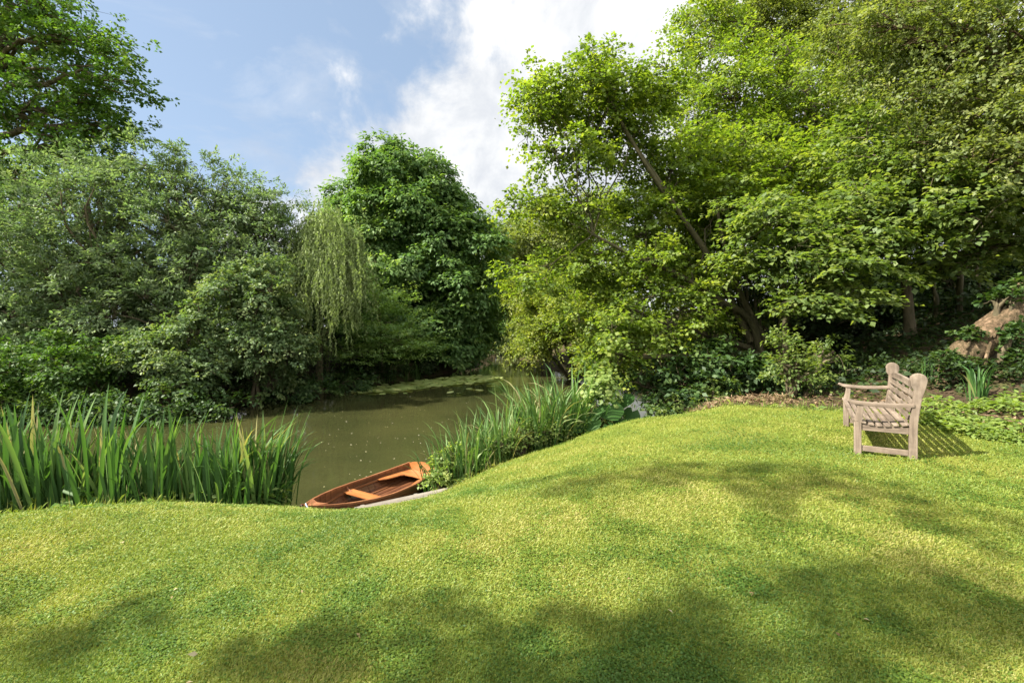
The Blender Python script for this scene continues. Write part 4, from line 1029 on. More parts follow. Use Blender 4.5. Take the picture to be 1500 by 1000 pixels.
def litter():
    c = 9000
    x = rng.uniform(3.2, 9.5, c); y = rng.uniform(5, 13, c)
    ok = ~in_poly(x, y, LAWN) & (dist_poly(x, y, LAWN) > .02) & (dist_poly(x, y, LAWN) < .7 + 1.1 * rng.random(c)) & ~in_poly(x, y, SHORE); x, y = x[ok], y[ok]; m = len(x)
    p = np.stack([x, y, height(x, y) + rng.random(m) ** 2 * .09], 1)
    v = leaf_quads(p, np.concatenate([rng.normal(0, 1, (m, 2)), rng.normal(0, .3, (m, 1))], 1), np.array([0, 0, 1.]) + rng.normal(0, .6, (m, 3)), .09 * rng.uniform(.5, 1.4, m), .035 * rng.uniform(.6, 1.5, m))
    tag(link('leaf_litter', quads_mesh('leaf_litter', v, np.clip(rng.normal(.5, .25, m), 0, 1)), M['litter']), 'dry brown leaf litter on the path behind the lawn', 'leaf litter', kind='stuff')
    c = 2000                                                   # dry straw heaped along the back rim of the lawn
    t = rng.random(c); x = 4.1 + 1.5 * t; y = 10.3 - 1.25 * t ** 1.3 + rng.normal(.25, .22, c)
    ok = ~in_poly(x, y, LAWN); x, y = x[ok], y[ok]; m = len(x)
    p = np.stack([x, y, height(x, y) + rng.random(m) ** 1.5 * .16], 1)
    v = leaf_quads(p, np.concatenate([rng.normal(0, 1, (m, 2)), rng.normal(.1, .45, (m, 1))], 1), np.array([0, 0, 1.]) + rng.normal(0, .6, (m, 3)), .14 * rng.uniform(.5, 1.5, m), .014 * rng.uniform(.6, 1.6, m))
    tag(link('dry_grass', quads_mesh('dry_grass', v, np.clip(rng.normal(.75, .22, m), 0, 1)), M['litter']), 'pale dry cut grass heaped along the back rim of the lawn', 'dry grass', kind='stuff')
    c = 5200
    x = rng.uniform(3.4, 10, c); y = rng.uniform(5, 13, c)
    ok = ~in_poly(x, y, LAWN) & (dist_poly(x, y, LAWN) > .1) & ~in_poly(x, y, SHORE); x, y = x[ok], y[ok]
    keep = np.sin(1.9 * x + .4) * np.sin(2.3 * y) + .5 * np.sin(5 * x + 3 * y) + rng.normal(0, .4, len(x)) > .2; x, y = x[keep], y[keep]; m = len(x)
    p = np.stack([x, y, height(x, y) + rng.random(m) * .14], 1)
    v = leaf_quads(p, np.concatenate([rng.normal(0, 1, (m, 2)), rng.normal(.2, .4, (m, 1))], 1), np.array([0, 0, 1.]) + rng.normal(0, .5, (m, 3)), .075 * rng.uniform(.5, 1.4, m), .045 * rng.uniform(.6, 1.5, m))
    tag(link('path_weeds', quads_mesh('path_weeds', v, np.clip(rng.normal(.4, .2, m), 0, 1)), M['hazel']), 'small weeds growing through the leaf litter behind the lawn', 'weeds', kind='stuff')
litter()
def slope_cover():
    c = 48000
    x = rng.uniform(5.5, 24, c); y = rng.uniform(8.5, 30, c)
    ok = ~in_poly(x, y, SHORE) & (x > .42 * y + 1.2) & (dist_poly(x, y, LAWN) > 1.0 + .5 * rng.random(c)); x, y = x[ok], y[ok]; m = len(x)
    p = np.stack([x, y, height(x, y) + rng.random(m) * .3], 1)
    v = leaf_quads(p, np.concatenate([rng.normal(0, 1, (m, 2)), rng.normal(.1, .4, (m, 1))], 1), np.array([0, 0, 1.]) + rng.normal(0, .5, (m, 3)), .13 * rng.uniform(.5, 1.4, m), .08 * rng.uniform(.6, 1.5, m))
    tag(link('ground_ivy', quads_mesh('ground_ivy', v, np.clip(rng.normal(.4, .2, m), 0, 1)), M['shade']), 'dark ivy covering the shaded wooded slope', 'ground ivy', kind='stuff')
slope_cover()

# lush broad leaved plant at the end of the reeds
def broad_plant():
    b = G(885, 10.35); b[2] = max(b[2], -1.3)
    root = empty('broad_leaf_plant', b)
    tag(root, 'lush plant with big heart shaped leaves at the right end of the reed bed', 'plant')
    V, F, SZ, TT = [], [], [], []
    T = Tubes(); n0 = 0
    def leaf(c, d, nr, R, tint):
        nonlocal n0
        d = norm(d - nr * (d @ nr)); w = np.cross(nr, d)
        k = 14; th = np.linspace(-PI, PI, k, endpoint=False)
        rr = R * (0.62 + .38 * np.abs(np.cos(th / 2)) ** .6 + .05 * np.sin(th * 5)); rr[0] *= .35
        rim = c + d * (np.cos(th) * rr)[:, None] + w * (np.sin(th) * rr)[:, None] + nr * (.14 * rr * np.cos(2 * th) - .10 * rr)[:, None]
        V.append(np.vstack([c[None], rim]))
        for i in range(k):
            F.append([n0, n0 + 1 + i, n0 + 1 + (i + 1) % k]); SZ.append(3); TT.append(tint)
        n0 += k + 1
    for (px, py, D, R) in [(895, 598, 9.9, .30), (865, 620, 9.7, .24), (910, 615, 9.95, .26), (880, 575, 10.2, .2), (915, 585, 10.2, .24), (855, 590, 10.2, .2), (895, 625, 9.6, .2), (925, 605, 10.3, .22), (872, 605, 9.8, .16), (845, 625, 9.7, .16)]:
        c = P(px, py, D); nr = norm(np.array([rng.normal(-.2, .35), -.55 + rng.normal(0, .25), .75])); d = norm(np.array([rng.normal(.3, .6), -.6, -.5]))
        leaf(c, d, nr, R, np.clip(rng.normal(.25, .1), 0, 1)); T.add(curve(b + rng.normal(0, .08, 3) * [1, 1, 0], c, .1, .1, 6), np.linspace(.014, .009, 6), 5)
    me = np_mesh('broad_leaves', np.concatenate(V) - b, np.concatenate(F), SZ, tint=np.array(TT), smooth=False)
    link('foliage', me, M['gunnera'], root)
    V, F, SZ, TT = [], [], [], []; n0 = 0
    for i in range(430):
        u = rand_dirs(1, -.5)[0]
        c = P(880, 574, 10.2) + u * np.array([.50, .38, .55]) * rng.uniform(.4, 1.05)
        leaf(c, norm(u * [1, 1, 0] + [0, 0, -.6] + rng.normal(0, .4, 3)), norm(u * .8 + [0, -.2, .7] + rng.normal(0, .3, 3)), rng.uniform(.03, .075), np.clip(rng.normal(.6, .22), 0, 1))
    for i in range(14):
        e = P(872 + rng.normal(0, 14), 555 + rng.normal(0, 14), 10.3); T.add(curve(b + rng.normal(0, .1, 3) * [1, 1, 0], e, .0, .2, 7), np.linspace(.01, .004, 7), 4)
    me = np_mesh('climbing_leaves', np.concatenate(V) - b, np.concatenate(F), SZ, tint=np.array(TT), smooth=False)
    link('climbing_leaves', me, M['lime'], root); link('stalks', T.mesh('stalks', b), M['iris'], root)
broad_plant()
bush('reed_bed_shrub', 'small round shrub with fine leaves growing out of the reed bed', 'shrub', 765, 9.2,
     [(P(765, 640, 8.98), (.30, .26, .26), 8, .45), (P(790, 632, 9.15), (.26, .2, .2), 6, .45), (P(738, 652, 8.8), (.2, .2, .14), 5, .5)], dict(SP['weed'], L=.05, W=.035, twig=.16), 'hazel', spray=330)
bush('reed_bed_shrub', 'bushy light weeds at the left end of the reed bed by the boat stern', 'weeds', 665, 8.6,
     [(P(668, 672, 8.7), (.3, .3, .16), 6, .5), (P(650, 690, 8.4), (.22, .22, .13), 5, .5), (P(640, 705, 8.35), (.16, .16, .1), 4, .5)], dict(SP['weed'], L=.06, W=.045, twig=.16), 'lime', spray=300)
def dock(px, py, D, n, lab):
    c = P(px, py, D); b = np.array([c[0], c[1], gz(c[0], c[1])])
    root = empty('dock_plant', b); tag(root, lab, 'plant')
    V, TT = [], []
    a = rng.uniform(0, 2 * PI, n)
    ax = np.stack([np.cos(a), np.sin(a), rng.uniform(.1, .9, n)], 1)
    v = leaf_quads(b + np.stack([np.cos(a) * .08, np.sin(a) * .08, rng.uniform(.05, c[2] - b[2] + .1, n)], 1), ax, np.array([0, -.3, 1.]) + rng.normal(0, .3, (n, 3)), rng.uniform(.18, .32, n), rng.uniform(.09, .15, n), fold=.1, curl=.35)
    link('foliage', quads_mesh('dock_foliage', v, np.clip(rng.normal(.55, .2, n), 0, 1), b), M['broad'], root)
dock(372, 715, 5.9, 14, 'broad leaved dock at the foot of the irises, right end of the left bank')
dock(115, 738, 5.25, 12, 'broad leaved dock low among the irises near the left edge')
dock(330, 655, 6.6, 16, 'bright leaved dock half hidden high among the irises')

# ------------------------------------------------------------------ lily pads and floating leaves
def lilies():
    V, F, SZ, TT = [], [], [], []; n0 = 0
    poly = np.array([(-5.9, 24.6), (-4.6, 26.2), (-3.0, 27.3), (-1.5, 29.0), (-1.0, 30.6), (-2.0, 31.6), (-3.6, 31.6), (-5.2, 30.2), (-6.2, 28.6), (-7.6, 26.6), (-8.8, 24.4), (-8.0, 23.6), (-6.6, 24.2)])
    pts = []
    while len(pts) < 900:
        x, y = rng.uniform(-9, -.8), rng.uniform(23.5, 32)
        if in_poly(np.array([x]), np.array([y]), poly)[0]: pts.append((x + .5, y - .9))
    for i in range(30): pts.append((rng.uniform(-9.5, -1), rng.uniform(22.5, 27)))
    for (x, y) in pts:
        R = rng.uniform(.10, .23); k = 9; a0 = rng.uniform(0, 6.28)
        th = a0 + np.linspace(.15, 2 * PI - .15, k)
        til = rng.normal(0, .12, 2)
        z = WATER_Z + .012 + rng.random() * .03
        rim = np.stack([x + np.cos(th) * R, y + np.sin(th) * R, z + np.maximum(-.008, (np.cos(th) * til[0] + np.sin(th) * til[1]) * R + (.04 if rng.random() < .15 else 0))], 1)
        V.append(np.vstack([[[x, y, z]], rim])); F.append([n0 + i for i in range(k + 1)]); SZ.append(k + 1); TT.append(np.clip(rng.normal(.5, .22), 0, 1)); n0 += k + 1
    tag(link('lily_pads', np_mesh('lily_pads', np.concatenate(V), np.concatenate(F), SZ, tint=np.array(TT)), M['lily']), 'mat of small green lily pads on the water by the far left bank', 'lily pads', kind='stuff')
    n = 420
    D = 1 / rng.uniform(1 / 32, 1 / 7.2, n); x = rng.uniform(-.42, .2, n) * D
    ok = in_poly(x, D, SHORE); x, D = x[ok], D[ok]; n = len(x)
    p = np.stack([x, D, np.full(n, WATER_Z + .006)], 1)
    s = rng.uniform(.02, .06, n)
    v = leaf_quads(p, np.concatenate([rng.normal(0, 1, (n, 2)), np.zeros((n, 1))], 1), np.array([0, 0, 1.]) + rng.normal(0, .1, (n, 3)), s, s * .6, fold=0.05, curl=0)
    tag(link('floating_leaves', quads_mesh('floating_leaves', v, np.clip(rng.normal(.8, .2, n), 0, 1)), leaf_mat('floating_leaf', [(0, (.12, .12, .04)), (.6, (.3, .28, .12)), (1, (.55, .52, .4))], .1)), 'small pale leaves and petals floating on the brown water', 'floating leaves', kind='stuff')
lilies()

# ------------------------------------------------------------------ rowing boat
def boat():
    bow = np.array([-3.35, 7.34]); st = np.array([-1.9, 9.8])
    d = bow - st; Lb = np.linalg.norm(d); rz = math.atan2(d[1], d[0])
    root = empty('rowing_boat', (st[0], st[1], WATER_Z + .06), rz)
    tag(root, 'varnished wooden rowing boat with orange brown planks moored by the lawn', 'boat')
    wd = wood_mat('varnished_planks', 0, (.045, .016, .008), (.098, .037, .015), (.165, .07, .028), rough=.38, spec=.45, coat=.3, scale=16, dirt=.3)
    wl = wood_mat('bright_varnished_wood', 1, (.19, .064, .018), (.30, .108, .032), (.38, .155, .052), rough=.35, spec=.45, coat=.3, scale=14, dirt=.12)
    wg = wood_mat('gunwale_wood', 0, (.11, .040, .017), (.19, .074, .030), (.27, .125, .055), rough=.45, spec=.4, coat=.2, scale=14, dirt=.2)
    dk = wood_mat('dark_varnished_ribs', 2, (.05, .018, .008), (.10, .038, .014), (.16, .06, .022), rough=.45, spec=.4, scale=14)
    ns = 29
    X = np.linspace(0, Lb, ns)                     # 0 = transom, Lb = stem
    def half(x):                                    # gunwale half breadth
        u = x / Lb
        return np.interp(u, [0, .12, .3, .5, .65, .78, .88, .95, 1], [.42, .49, .55, .56, .51, .39, .255, .12, .012])
    def sheer(x):
        u = x / Lb; return .245 + .07 * max(0, .35 - u) ** 2 * 6 + .16 * max(0, u - .35) ** 2 * 2.2
    def keel(x):
        u = x / Lb; return -.07 + .1 * max(0, .25 - u) * 1.2 + (.30 * max(0, u - .82) ** 2 * 20)
    nk = 7                                          # strakes a side
    def section(x, off=0.0, lap=.009):
        """from keel to gunwale: clinker steps; list of (y,z)"""
        hb = max(half(x) - off, .004); s = sheer(x); k = keel(x) + off
        pts = []
        for i in range(nk):
            for (tt, o) in ((i / nk, lap), ((i + 1) / nk, 0.0)):
                y = hb * (1 - (1 - tt) ** 2.3) ** .62; z = k + (s - k) * (.07 * tt + .93 * tt ** 1.9)
                y = y - (lap if (off > 0) else 0) * 0 + (o if i > 0 and off == 0 else 0) - (o if off > 0 and i > 0 else 0) * .9
                pts.append((max(y, 0.002), z))
        return pts
    def shell(off):
        S = np.array([[(x, y, z) for (y, z) in section(x, off)] for x in X]); return S
    outer = shell(0.0); inner = shell(.014)
    B = Build(); m = nk * 2
    for sgn in (1, -1):
        for S in (outer, inner):
            vs = (S * [1, sgn, 1]).reshape(-1, 3)
            B.add(vs, [(i * m + j, i * m + j + 1, (i + 1) * m + j + 1, (i + 1) * m + j) for i in range(ns - 1) for j in range(m - 1)])
    link('hull', B.mesh('hull'), wd, root)
    # transom, arched top
    B = Build()
    sec = section(0.0)
    arch = [(y, sheer(0) + .07 * (1 - (y / .42) ** 2)) for y in np.linspace(.42, -.42, 11)]
    outl = [(y, z) for (y, z) in sec] + arch[1:-1] + [(-y, z) for (y, z) in sec[::-1]]
    B.prism(outl, 0, -.012, .018)
    link('transom', B.mesh('transom'), wl, root)
    # gunwale
    B = Build()
    for sgn in (1, -1):
        prev = None; vs = []; fs = []
        for i, x in enumerate(np.linspace(-.01, Lb, 40)):
            x_ = min(max(x, 0), Lb); h = half(x_); s = sheer(x_)
            a = [(x, sgn * (h - .018), s - .022), (x, sgn * (h + .020), s - .022), (x, sgn * (h + .020), s + .014), (x, sgn * (h - .018), s + .014)]
            vs += a
            if i: fs += [((i - 1) * 4 + q, (i - 1) * 4 + (q + 1) % 4, i * 4 + (q + 1) % 4, i * 4 + q) for q in range(4)]
        fs += [(0, 1, 2, 3), (156, 157, 158, 159)]
        B.add(vs, fs)
    link('gunwale', B.mesh('gunwale'), wg, root)
    # ribs
    for x in np.linspace(.16, Lb - .22, 17):
        B = Build()
        for sgn in (1, -1):
            sec = section(x, .017); sec = [sec[0]] + sec[1::2]
            for (p, q) in zip(sec[:-1], sec[1:]):
                B.bar((x, sgn * p[0], p[1] + .004), (x, sgn * q[0], q[1] + .004), .018, .012, up=(0, -sgn, .3))
        link('rib', B.mesh('rib'), dk, root)
    # keelson and floor boards
    B = Build()
    for y in (-.345, -.23, -.115, 0, .115, .23, .345):
        xs = np.linspace(.12 if abs(y) < .3 else .3, Lb * (.84 if abs(y) < .1 else (.78 if abs(y) < .2 else (.7 if abs(y) < .3 else .58))), 8)
        for a, b2 in zip(xs[:-1], xs[1:]):
            za = keel(a) + .045 + .22 * y * y; zb = keel(b2) + .045 + .22 * y * y
            B.bar((a, y, za), (b2, y, zb), .106, .014)
    link('floorboards', B.mesh('floorboards'), wd, root)
    # stringers (risers) each side
    for sgn in (1, -1):
        pts = []
        for x in np.linspace(.05, Lb * .9, 22):
            sec = section(x, .02); z = keel(x) + .21
            ys = np.interp(z, [q[1] for q in sec], [q[0] for q in sec]); pts.append((x, sgn * (ys - .012), z))
        B = Build()
        for a, b2 in zip(pts[:-1], pts[1:]): B.bar(a, b2, .016, .032)
        link('stringer', B.mesh('stringer'), wg, root)
    def inner_y(x, z):
        sec = section(x, .02); return float(np.interp(z, [q[1] for q in sec], [q[0] for q in sec]))
    def thwart(x, w, z, name='thwart', crown=0):
        a, b2 = x - w / 2, x + w / 2
        ya, yb = inner_y(a, z) - .006, inner_y(b2, z) - .006
        B = Build()
        B.prism([(a, -ya), (b2, -yb), (b2, yb), (a, ya)], 2, z, z + .024)
        o = link(name, B.mesh(name, .004), wl, root)
        return o
    thwart(Lb * .56, .21, .15)
    thwart(Lb * .85, .16, .2)
    # stern bench with side arms
    z = .15
    B = Build()
    xs = [.02, .25, .5, .72]
    outl = [(x, inner_y(x, z) - .006) for x in xs] + [(.86, inner_y(.86, z) - .02), (.84, inner_y(.84, z) - .1), (.72, .33), (.55, .28), (.42, .26), (.36, .2), (.34, .0)]
    B.prism(outl + [(x, -y) for (x, y) in outl[::-1][1:]], 2, z, z + .022)
    link('stern_seat', B.mesh('stern_seat', .003), wl, root)
    # knees over the thwart
    for sgn in (1, -1):
        x = Lb * .56; B = Build()
        pts = []
        for t in np.linspace(0, 1, 8):
            zz = .175 + (sheer(x) - .02 - .175) * t
            pts.append((inner_y(x, zz), zz))
        innr = [(y - (.022 + .13 * (1 - i / 7) ** 3), zz) for i, (y, zz) in enumerate(pts)]
        B.prism([(sgn * y, zz) for (y, zz) in pts + innr[::-1]], 0, x - .012, x + .012)
        link('knee', B.mesh('knee'), wg, root)
    # breasthook, stem post
    B = Build(); a = Lb - .30
    B.prism([(a, -half(a) + .03), (a + .06, 0), (a, half(a) - .03), (Lb - .05, .03), (Lb - .05, -.03)], 2, sheer(a) - .012, sheer(a) + .03)
    link('breasthook', B.mesh('breasthook'), wg, root)
    B = Build()
    pts = [(Lb - .20, -.12), (Lb - .06, -.02), (Lb + .0, .15), (Lb + .02, sheer(Lb) + .05), (Lb + .055, sheer(Lb) + .05), (Lb + .045, .12), (Lb - .03, -.05), (Lb - .18, -.15)]
    B.prism(pts, 1, -.018, .018)
    link('stem_post', B.mesh('stem_post', .004), dk, root)
    B = Build()
    th = np.linspace(0, 2 * PI, 17)[:-1]
    ring = [(Lb + .055 + .0, .035 * math.cos(t), sheer(Lb) + .0 + .035 * math.sin(t)) for t in np.linspace(0, 2 * PI, 15)]
    B.tube(ring, [.007] * 15, 6, cap=False)
    link('mooring_ring', B.mesh('mooring_ring', smooth=True), plain_mat('dark_iron', (.06, .05, .045), .5, .6), root)
boat()
# mooring line from the bow to the bank
pts = smooth_path([(-3.3, 7.28, WATER_Z + .52), (-3.15, 7.05, -1.37), (-2.98, 6.85, gz(-2.98, 6.85) + .03), (-2.8, 6.65, gz(-2.8, 6.65) + .01)], 16)
B = Build(); B.tube(pts, [.011] * 16, 6)
tag(link('mooring_rope', B.mesh('mooring_rope', smooth=True), plain_mat('pale_blue_rope', (.35, .42, .5), .8)), 'short pale rope tied to the bow of the boat', 'rope')

# landing board along the bank
gw = wood_mat('weathered_board', 0, (.09, .075, .058), (.17, .148, .118), (.25, .22, .18), scale=10)
a = np.array([-2.45, 7.1]); b2 = np.array([-.85, 8.15]); d = b2 - a
root = empty('landing_board', (*(a + b2) / 2, -1.385), math.atan2(d[1], d[0]))
tag(root, 'weathered grey landing boards set in the bank beside the boat', 'boards')
Ll = np.linalg.norm(d)
for i, y in enumerate((-.115, .05)):
    B = Build(); B.box((0.02 * i, y, 0), (Ll, .155, .045)); link('board', B.mesh('board', .006), gw, root)
for x in (-.8, .1, .85):
    B = Build(); B.tube([(x, .15, -.9), (x, .15, .012)], [.04, .04], 10); link('post', B.mesh('post', .004), gw, root)

# ------------------------------------------------------------------ bench
def bench():
    F0 = np.array([4.08, 5.37]); R0 = np.array([4.46, 5.12]); F1 = np.array([5.12, 6.98])
    lx = norm(F1 - F0)                              # along the bench, near end -> far end
    root = empty('garden_bench', (F0[0], F0[1], gz(*F0) - .005), math.atan2(lx[1], lx[0]))
    tag(root, 'weathered wooden garden bench with scrolled back posts on the lawn', 'bench')
    Lg = 1.90; Dp = .50                              # local x along, local y forward (sitter faces +y)
    wx = wood_mat('weathered_teak_long', 0, (.066, .049, .036), (.162, .124, .090), (.255, .205, .155), scale=20, dirt=.6)
    wy = wood_mat('weathered_teak_deep', 1, (.066, .049, .036), (.162, .124, .090), (.255, .205, .155), scale=20, dirt=.6)
    wz = wood_mat('weathered_teak_upright', 2, (.066, .049, .036), (.162, .124, .090), (.255, .205, .155), scale=20, dirt=.6)
    ends = (0.0, Lg - .065)
    yb = -Dp
    for x0 in ends:
        # front leg: thick below the seat, thinner curved neck up to the arm
        B = Build()
        out = [(-.035, 0), (.035, 0), (.035, .36), (.030, .43), (.012, .50), (.004, .56), (.012, .605), (-.052, .605), (-.056, .54), (-.046, .46), (-.036, .38)]
        B.prism(out, 0, x0, x0 + .065)
        link('leg', B.mesh('leg', .006), wz, root)
        # back leg and raked post with a rounded paddle head
        B = Build()
        front = [(yb + .038, 0), (yb + .038, .34), (yb + .030, .44), (yb + .012, .60), (yb + .000, .74), (yb - .002, .80), (yb + .022, .845)]
        cx, cz, r = yb - .046, .915, .076
        head = [(cx + r * math.cos(t), cz + r * math.sin(t)) for t in np.linspace(-.35, PI + .25, 13)]
        back = [(yb - .098, .80), (yb - .074, .72), (yb - .056, .58), (yb - .040, .44), (yb - .036, .34), (yb - .036, 0)]
        B.prism(front + head + back, 0, x0, x0 + .065)
        link('leg', B.mesh('leg', .008), wz, root)
        # arm: gently waved, rounded front end
        B = Build()
        top = [(y, .648 - .022 * math.sin((y + .5) / .62 * PI) + (.012 if y > .05 else 0)) for y in np.linspace(yb - .01, .085, 12)]
        bot = [(y, z - (.042 if y < .06 else .032)) for (y, z) in top]
        B.prism(top + [(.105, .632)] + bot[::-1], 0, x0 - .012, x0 + .077)
        link('armrest', B.mesh('armrest', .010), wy, root)
        # side seat rail and floor stretcher
        B = Build(); B.box((x0 + .0325, yb / 2, .335), (.036, Dp - .075, .075)); link('seat_rail', B.mesh('seat_rail', .004), wy, root)
        B = Build(); B.box((x0 + .0325, yb / 2, .085), (.034, Dp - .075, .062)); link('stretcher', B.mesh('stretcher', .004), wy, root)
    # front and back seat rails
    for y, z, h in ((.0, .345, .085), (yb, .325, .07)):
        B = Build(); B.box((Lg / 2, y, z), (Lg - .134, .034, h)); link('seat_rail', B.mesh('seat_rail', .004), wx, root)
    # mid support
    B = Build(); B.box((Lg / 2, yb / 2, .335), (.04, Dp - .04, .06)); link('seat_rail', B.mesh('seat_rail', .003), wy, root)
    # seat slats, dished
    B = Build()
    n = 7
    for i in range(n):
        t = i / (n - 1); y = .022 - t * (Dp - .055)
        z = .412 - .036 * math.sin(PI * min(1, t * 1.06)) - .012 * t
        tilt = math.atan2(.040 * PI * math.cos(PI * t), Dp) * .9
        B.box((Lg / 2, y, z), (Lg + .004, .052, .022), Matrix.Rotation(tilt, 3, 'X'))
    link('seat', B.mesh('seat', .004), wx, root)
    # back: curved top rail, wide slats, struts behind
    def by(z): return float(np.interp(z, [.34, .44, .58, .74, .9], [yb + .0, yb - .002, yb - .020, yb - .036, yb - .052]))
    root_b = Build()
    xs = np.linspace(.065, Lg - .065, 17)
    up = []; lo = []
    for x in xs:
        u = (x - .065) / (Lg - .13); s = 1 - 4 * (u - .5) ** 2
        up.append((x, .875 - .045 * (1 - s) ** 2 + .0 * s)); lo.append((x, .795 - .02 * (1 - s) ** 2))
    out = up + lo[::-1]
    zc = .84; ycn = by(zc)
    root_b.prism(out, 1, ycn - .018, ycn + .018)
    for z in (.735, .645, .555, .465):
        y = by(z); slope = math.atan2(by(z + .05) - by(z - .05), .1)
        root_b.box((Lg / 2, y + .016, z), (Lg - .134, .017, .056), Matrix.Rotation(-slope, 3, 'X'))
    for x in (Lg * .26, Lg * .5, Lg * .74):
        zs = [.34, .45, .58, .70, .80]
        for a_, b_ in zip(zs[:-1], zs[1:]):
            root_b.bar((x, by(a_) - .006, a_), (x, by(b_) - .006, b_ + .004), .05, .018, up=(0, 1, 0))
    link('backrest', root_b.mesh('backrest', .003), wx, root)
bench()

# ------------------------------------------------------------------ sun, sky, shade trees
EL = math.radians(43.0)
S = norm(np.array([-.97, -.24, 0])) * math.cos(EL) + np.array([0, 0, math.sin(EL)])
# neighbouring tree whose boughs dapple the lawn
spots = [(1250, 925, 7.5, .5), (1340, 950, 8, .5), (1190, 885, 7, .3), (1430, 835, 8, .7), (1490, 770, 9, .6), (1470, 910, 8.5, .7),
         (1190, 705, 9, .55), (1070, 692, 9, .6), (950, 682, 9.5, .55), (860, 690, 9, .5), (1240, 725, 9, .4),
         (520, 1000, 6.5, .3), (700, 1012, 6.5, .28), (880, 1015, 7, .3), (40, 950, 7, .25)]
mm = []
for (px, py, h, r) in spots:
    D = 1.5 * 667 / (py - 478); D = D if px > 700 else D * 1.12
    g0 = np.array([(px - 750) / 667 * D, D, -.1])
    c = g0 + S * (h / S[2]); 
    for q in range(3):                                  # ragged boughs, drawn out along the light
        o_ = rng.normal(0, 1, 2)
        mm.append((c + np.array([o_[0] * r * .95, o_[1] * r * .42 + o_[0] * r * .2, rng.normal(0, .4)]), (r * .5, r * .42, r * .3), 1, 1))
b = np.array([-9.5, -1.5, -.1])
make_plant('lawn_tree', 'tree beside the lawn left of the camera whose boughs shade the grass', 'tree', b, mm, dict(SP['maple'], L=.11, W=.09, leaves=9, twig=.28), M['maple'], M['bark'],
           trunk=[b + [.2, .2, 3], b + [.8, .6, 6], b + [1.4, 1, 9]], trunk_r=.35, spray=24, shell=(.1, 1.3), twigs=False, limb_k=.07, dens=1.0)

sun = bpy.data.lights.new('sun', 'SUN'); sun.energy = 5.0; sun.angle = math.radians(.8); sun.color = (1.0, .945, .85)
so = bpy.data.objects.new('sun', sun); COL.objects.link(so)
so.rotation_euler = Vector(S).to_track_quat('Z', 'Y').to_euler(); so.location = (-20, -5, 30)

w = bpy.data.worlds.new('World'); scene.world = w; w.use_nodes = True
nt = w.node_tree; nt.nodes.clear()
out = nt.nodes.new('ShaderNodeOutputWorld')
sky = nt.nodes.new('ShaderNodeTexSky'); sky.sky_type = 'NISHITA'; sky.sun_disc = False
sky.sun_elevation = EL; sky.sun_rotation = math.atan2(S[0], S[1]); sky.air_density = 1.0; sky.dust_density = 1.6; sky.ozone_density = 1.2
bgk = nt.nodes.new('ShaderNodeBackground'); bgk.inputs['Strength'].default_value = .09
tc = nt.nodes.new('ShaderNodeTexCoord')
sep = nt.nodes.new('ShaderNodeSeparateXYZ'); nt.links.new(tc.outputs['Generated'], sep.inputs[0])
zz = math_n(nt, 'ADD', math_n(nt, 'MAXIMUM', sep.outputs[2], 0.0), .12)
cx = math_n(nt, 'DIVIDE', sep.outputs[0], zz); cy = math_n(nt, 'DIVIDE', sep.outputs[1], zz)
comb = nt.nodes.new('ShaderNodeCombineXYZ'); nt.links.new(cx, comb.inputs[0]); nt.links.new(cy, comb.inputs[1])
n1 = noise(nt, comb.outputs[0], 1.7, 9, .62, .35); n2 = noise(nt, comb.outputs[0], .8, 5, .55, .2); n3 = noise(nt, tc.outputs['Generated'], 5.5, 8, .6, .3)
side = math_n(nt, 'ADD', math_n(nt, 'SUBTRACT', sep.outputs[0], sep.outputs[2]), math_n(nt, 'MULTIPLY', sep.outputs[1], .80))
cov = math_n(nt, 'ADD', side, math_n(nt, 'MULTIPLY_ADD', n1, .62, -.31))
cov = math_n(nt, 'ADD', cov, math_n(nt, 'MULTIPLY_ADD', n3, .95, -.475))
mask = nt.nodes.new('ShaderNodeMapRange'); mask.interpolation_type = 'SMOOTHSTEP'
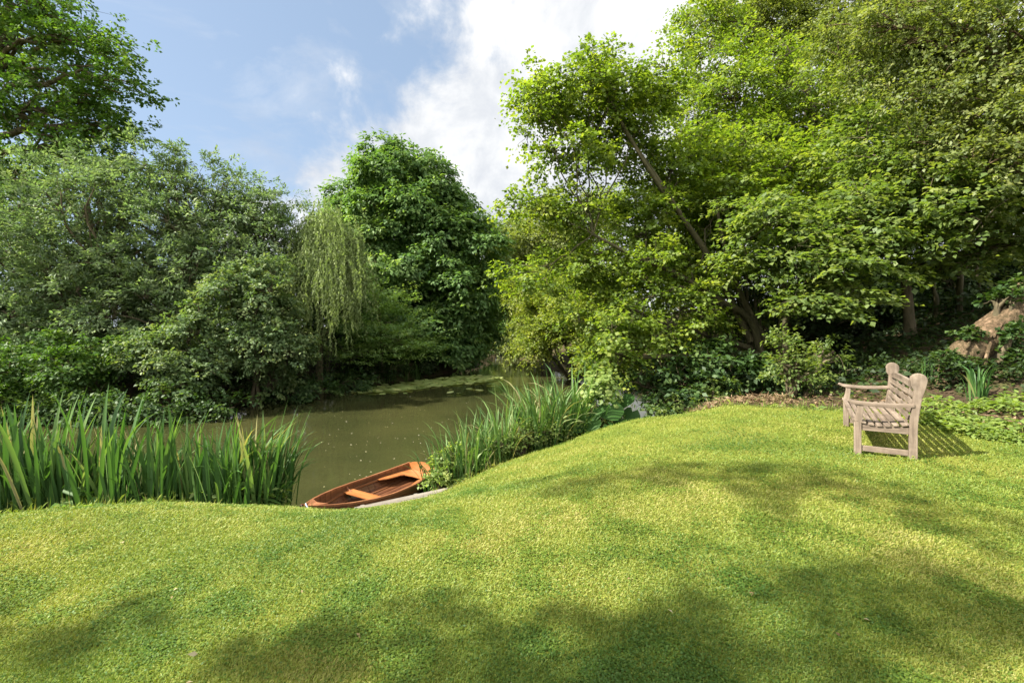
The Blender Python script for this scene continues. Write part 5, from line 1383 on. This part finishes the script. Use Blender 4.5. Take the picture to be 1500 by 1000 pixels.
mask.inputs['From Min'].default_value = -.12; mask.inputs['From Max'].default_value = .16
nt.links.new(cov, mask.inputs['Value'])
# thin veils over the blue side
veil = ramp(nt, n1, [(.50, (0, 0, 0)), (.78, (.55, .55, .55))])
mk = math_n(nt, 'MAXIMUM', math_n(nt, 'MULTIPLY', mask.outputs[0], .97), veil)
cloudc = ramp(nt, math_n(nt, 'ADD', math_n(nt, 'MULTIPLY', n3, .6), math_n(nt, 'MULTIPLY', n2, .4)), [(.40, (2.15, 2.26, 2.5)), (.48, (2.7, 2.78, 2.9)), (.55, (3.4, 3.4, 3.4))])
CLOUD_GAIN = 1.0
skyc = mixc(nt, .72, sky.outputs[0], (1.18, 1.56, 2.05))
col = mixc(nt, mk, skyc, cloudc)
behind = nt.nodes.new('ShaderNodeMapRange'); behind.interpolation_type = 'SMOOTHSTEP'   # extra sky brightness added behind and overhead to lift the shade
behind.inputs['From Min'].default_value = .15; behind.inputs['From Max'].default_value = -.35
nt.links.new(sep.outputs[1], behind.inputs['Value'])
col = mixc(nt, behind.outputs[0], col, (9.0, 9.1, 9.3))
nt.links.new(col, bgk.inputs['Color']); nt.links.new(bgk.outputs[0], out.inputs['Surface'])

# ------------------------------------------------------------------ camera
cam = bpy.data.cameras.new('camera'); cam.lens = 16.0; cam.sensor_width = 36; cam.shift_y = -22 / 1500
cam.clip_start = .05; cam.clip_end = 3000
co = bpy.data.objects.new('camera', cam); COL.objects.link(co)
co.location = (0, 0, 1.5); co.rotation_euler = (math.radians(90), 0, 0)
scene.camera = co
scene.view_settings.view_transform = 'Standard'; scene.view_settings.look = 'None'
scene.view_settings.exposure = 1.85; scene.view_settings.gamma = 1.0
scene.cycles.max_bounces = 7; scene.cycles.diffuse_bounces = 4; scene.cycles.glossy_bounces = 2; scene.cycles.transmission_bounces = 3
scene.cycles.use_denoising = True
scene.cycles.caustics_reflective = False; scene.cycles.caustics_refractive = False
tot = sum(len(o.data.polygons) for o in scene.objects if o.type == 'MESH')
print('POLYS', tot)
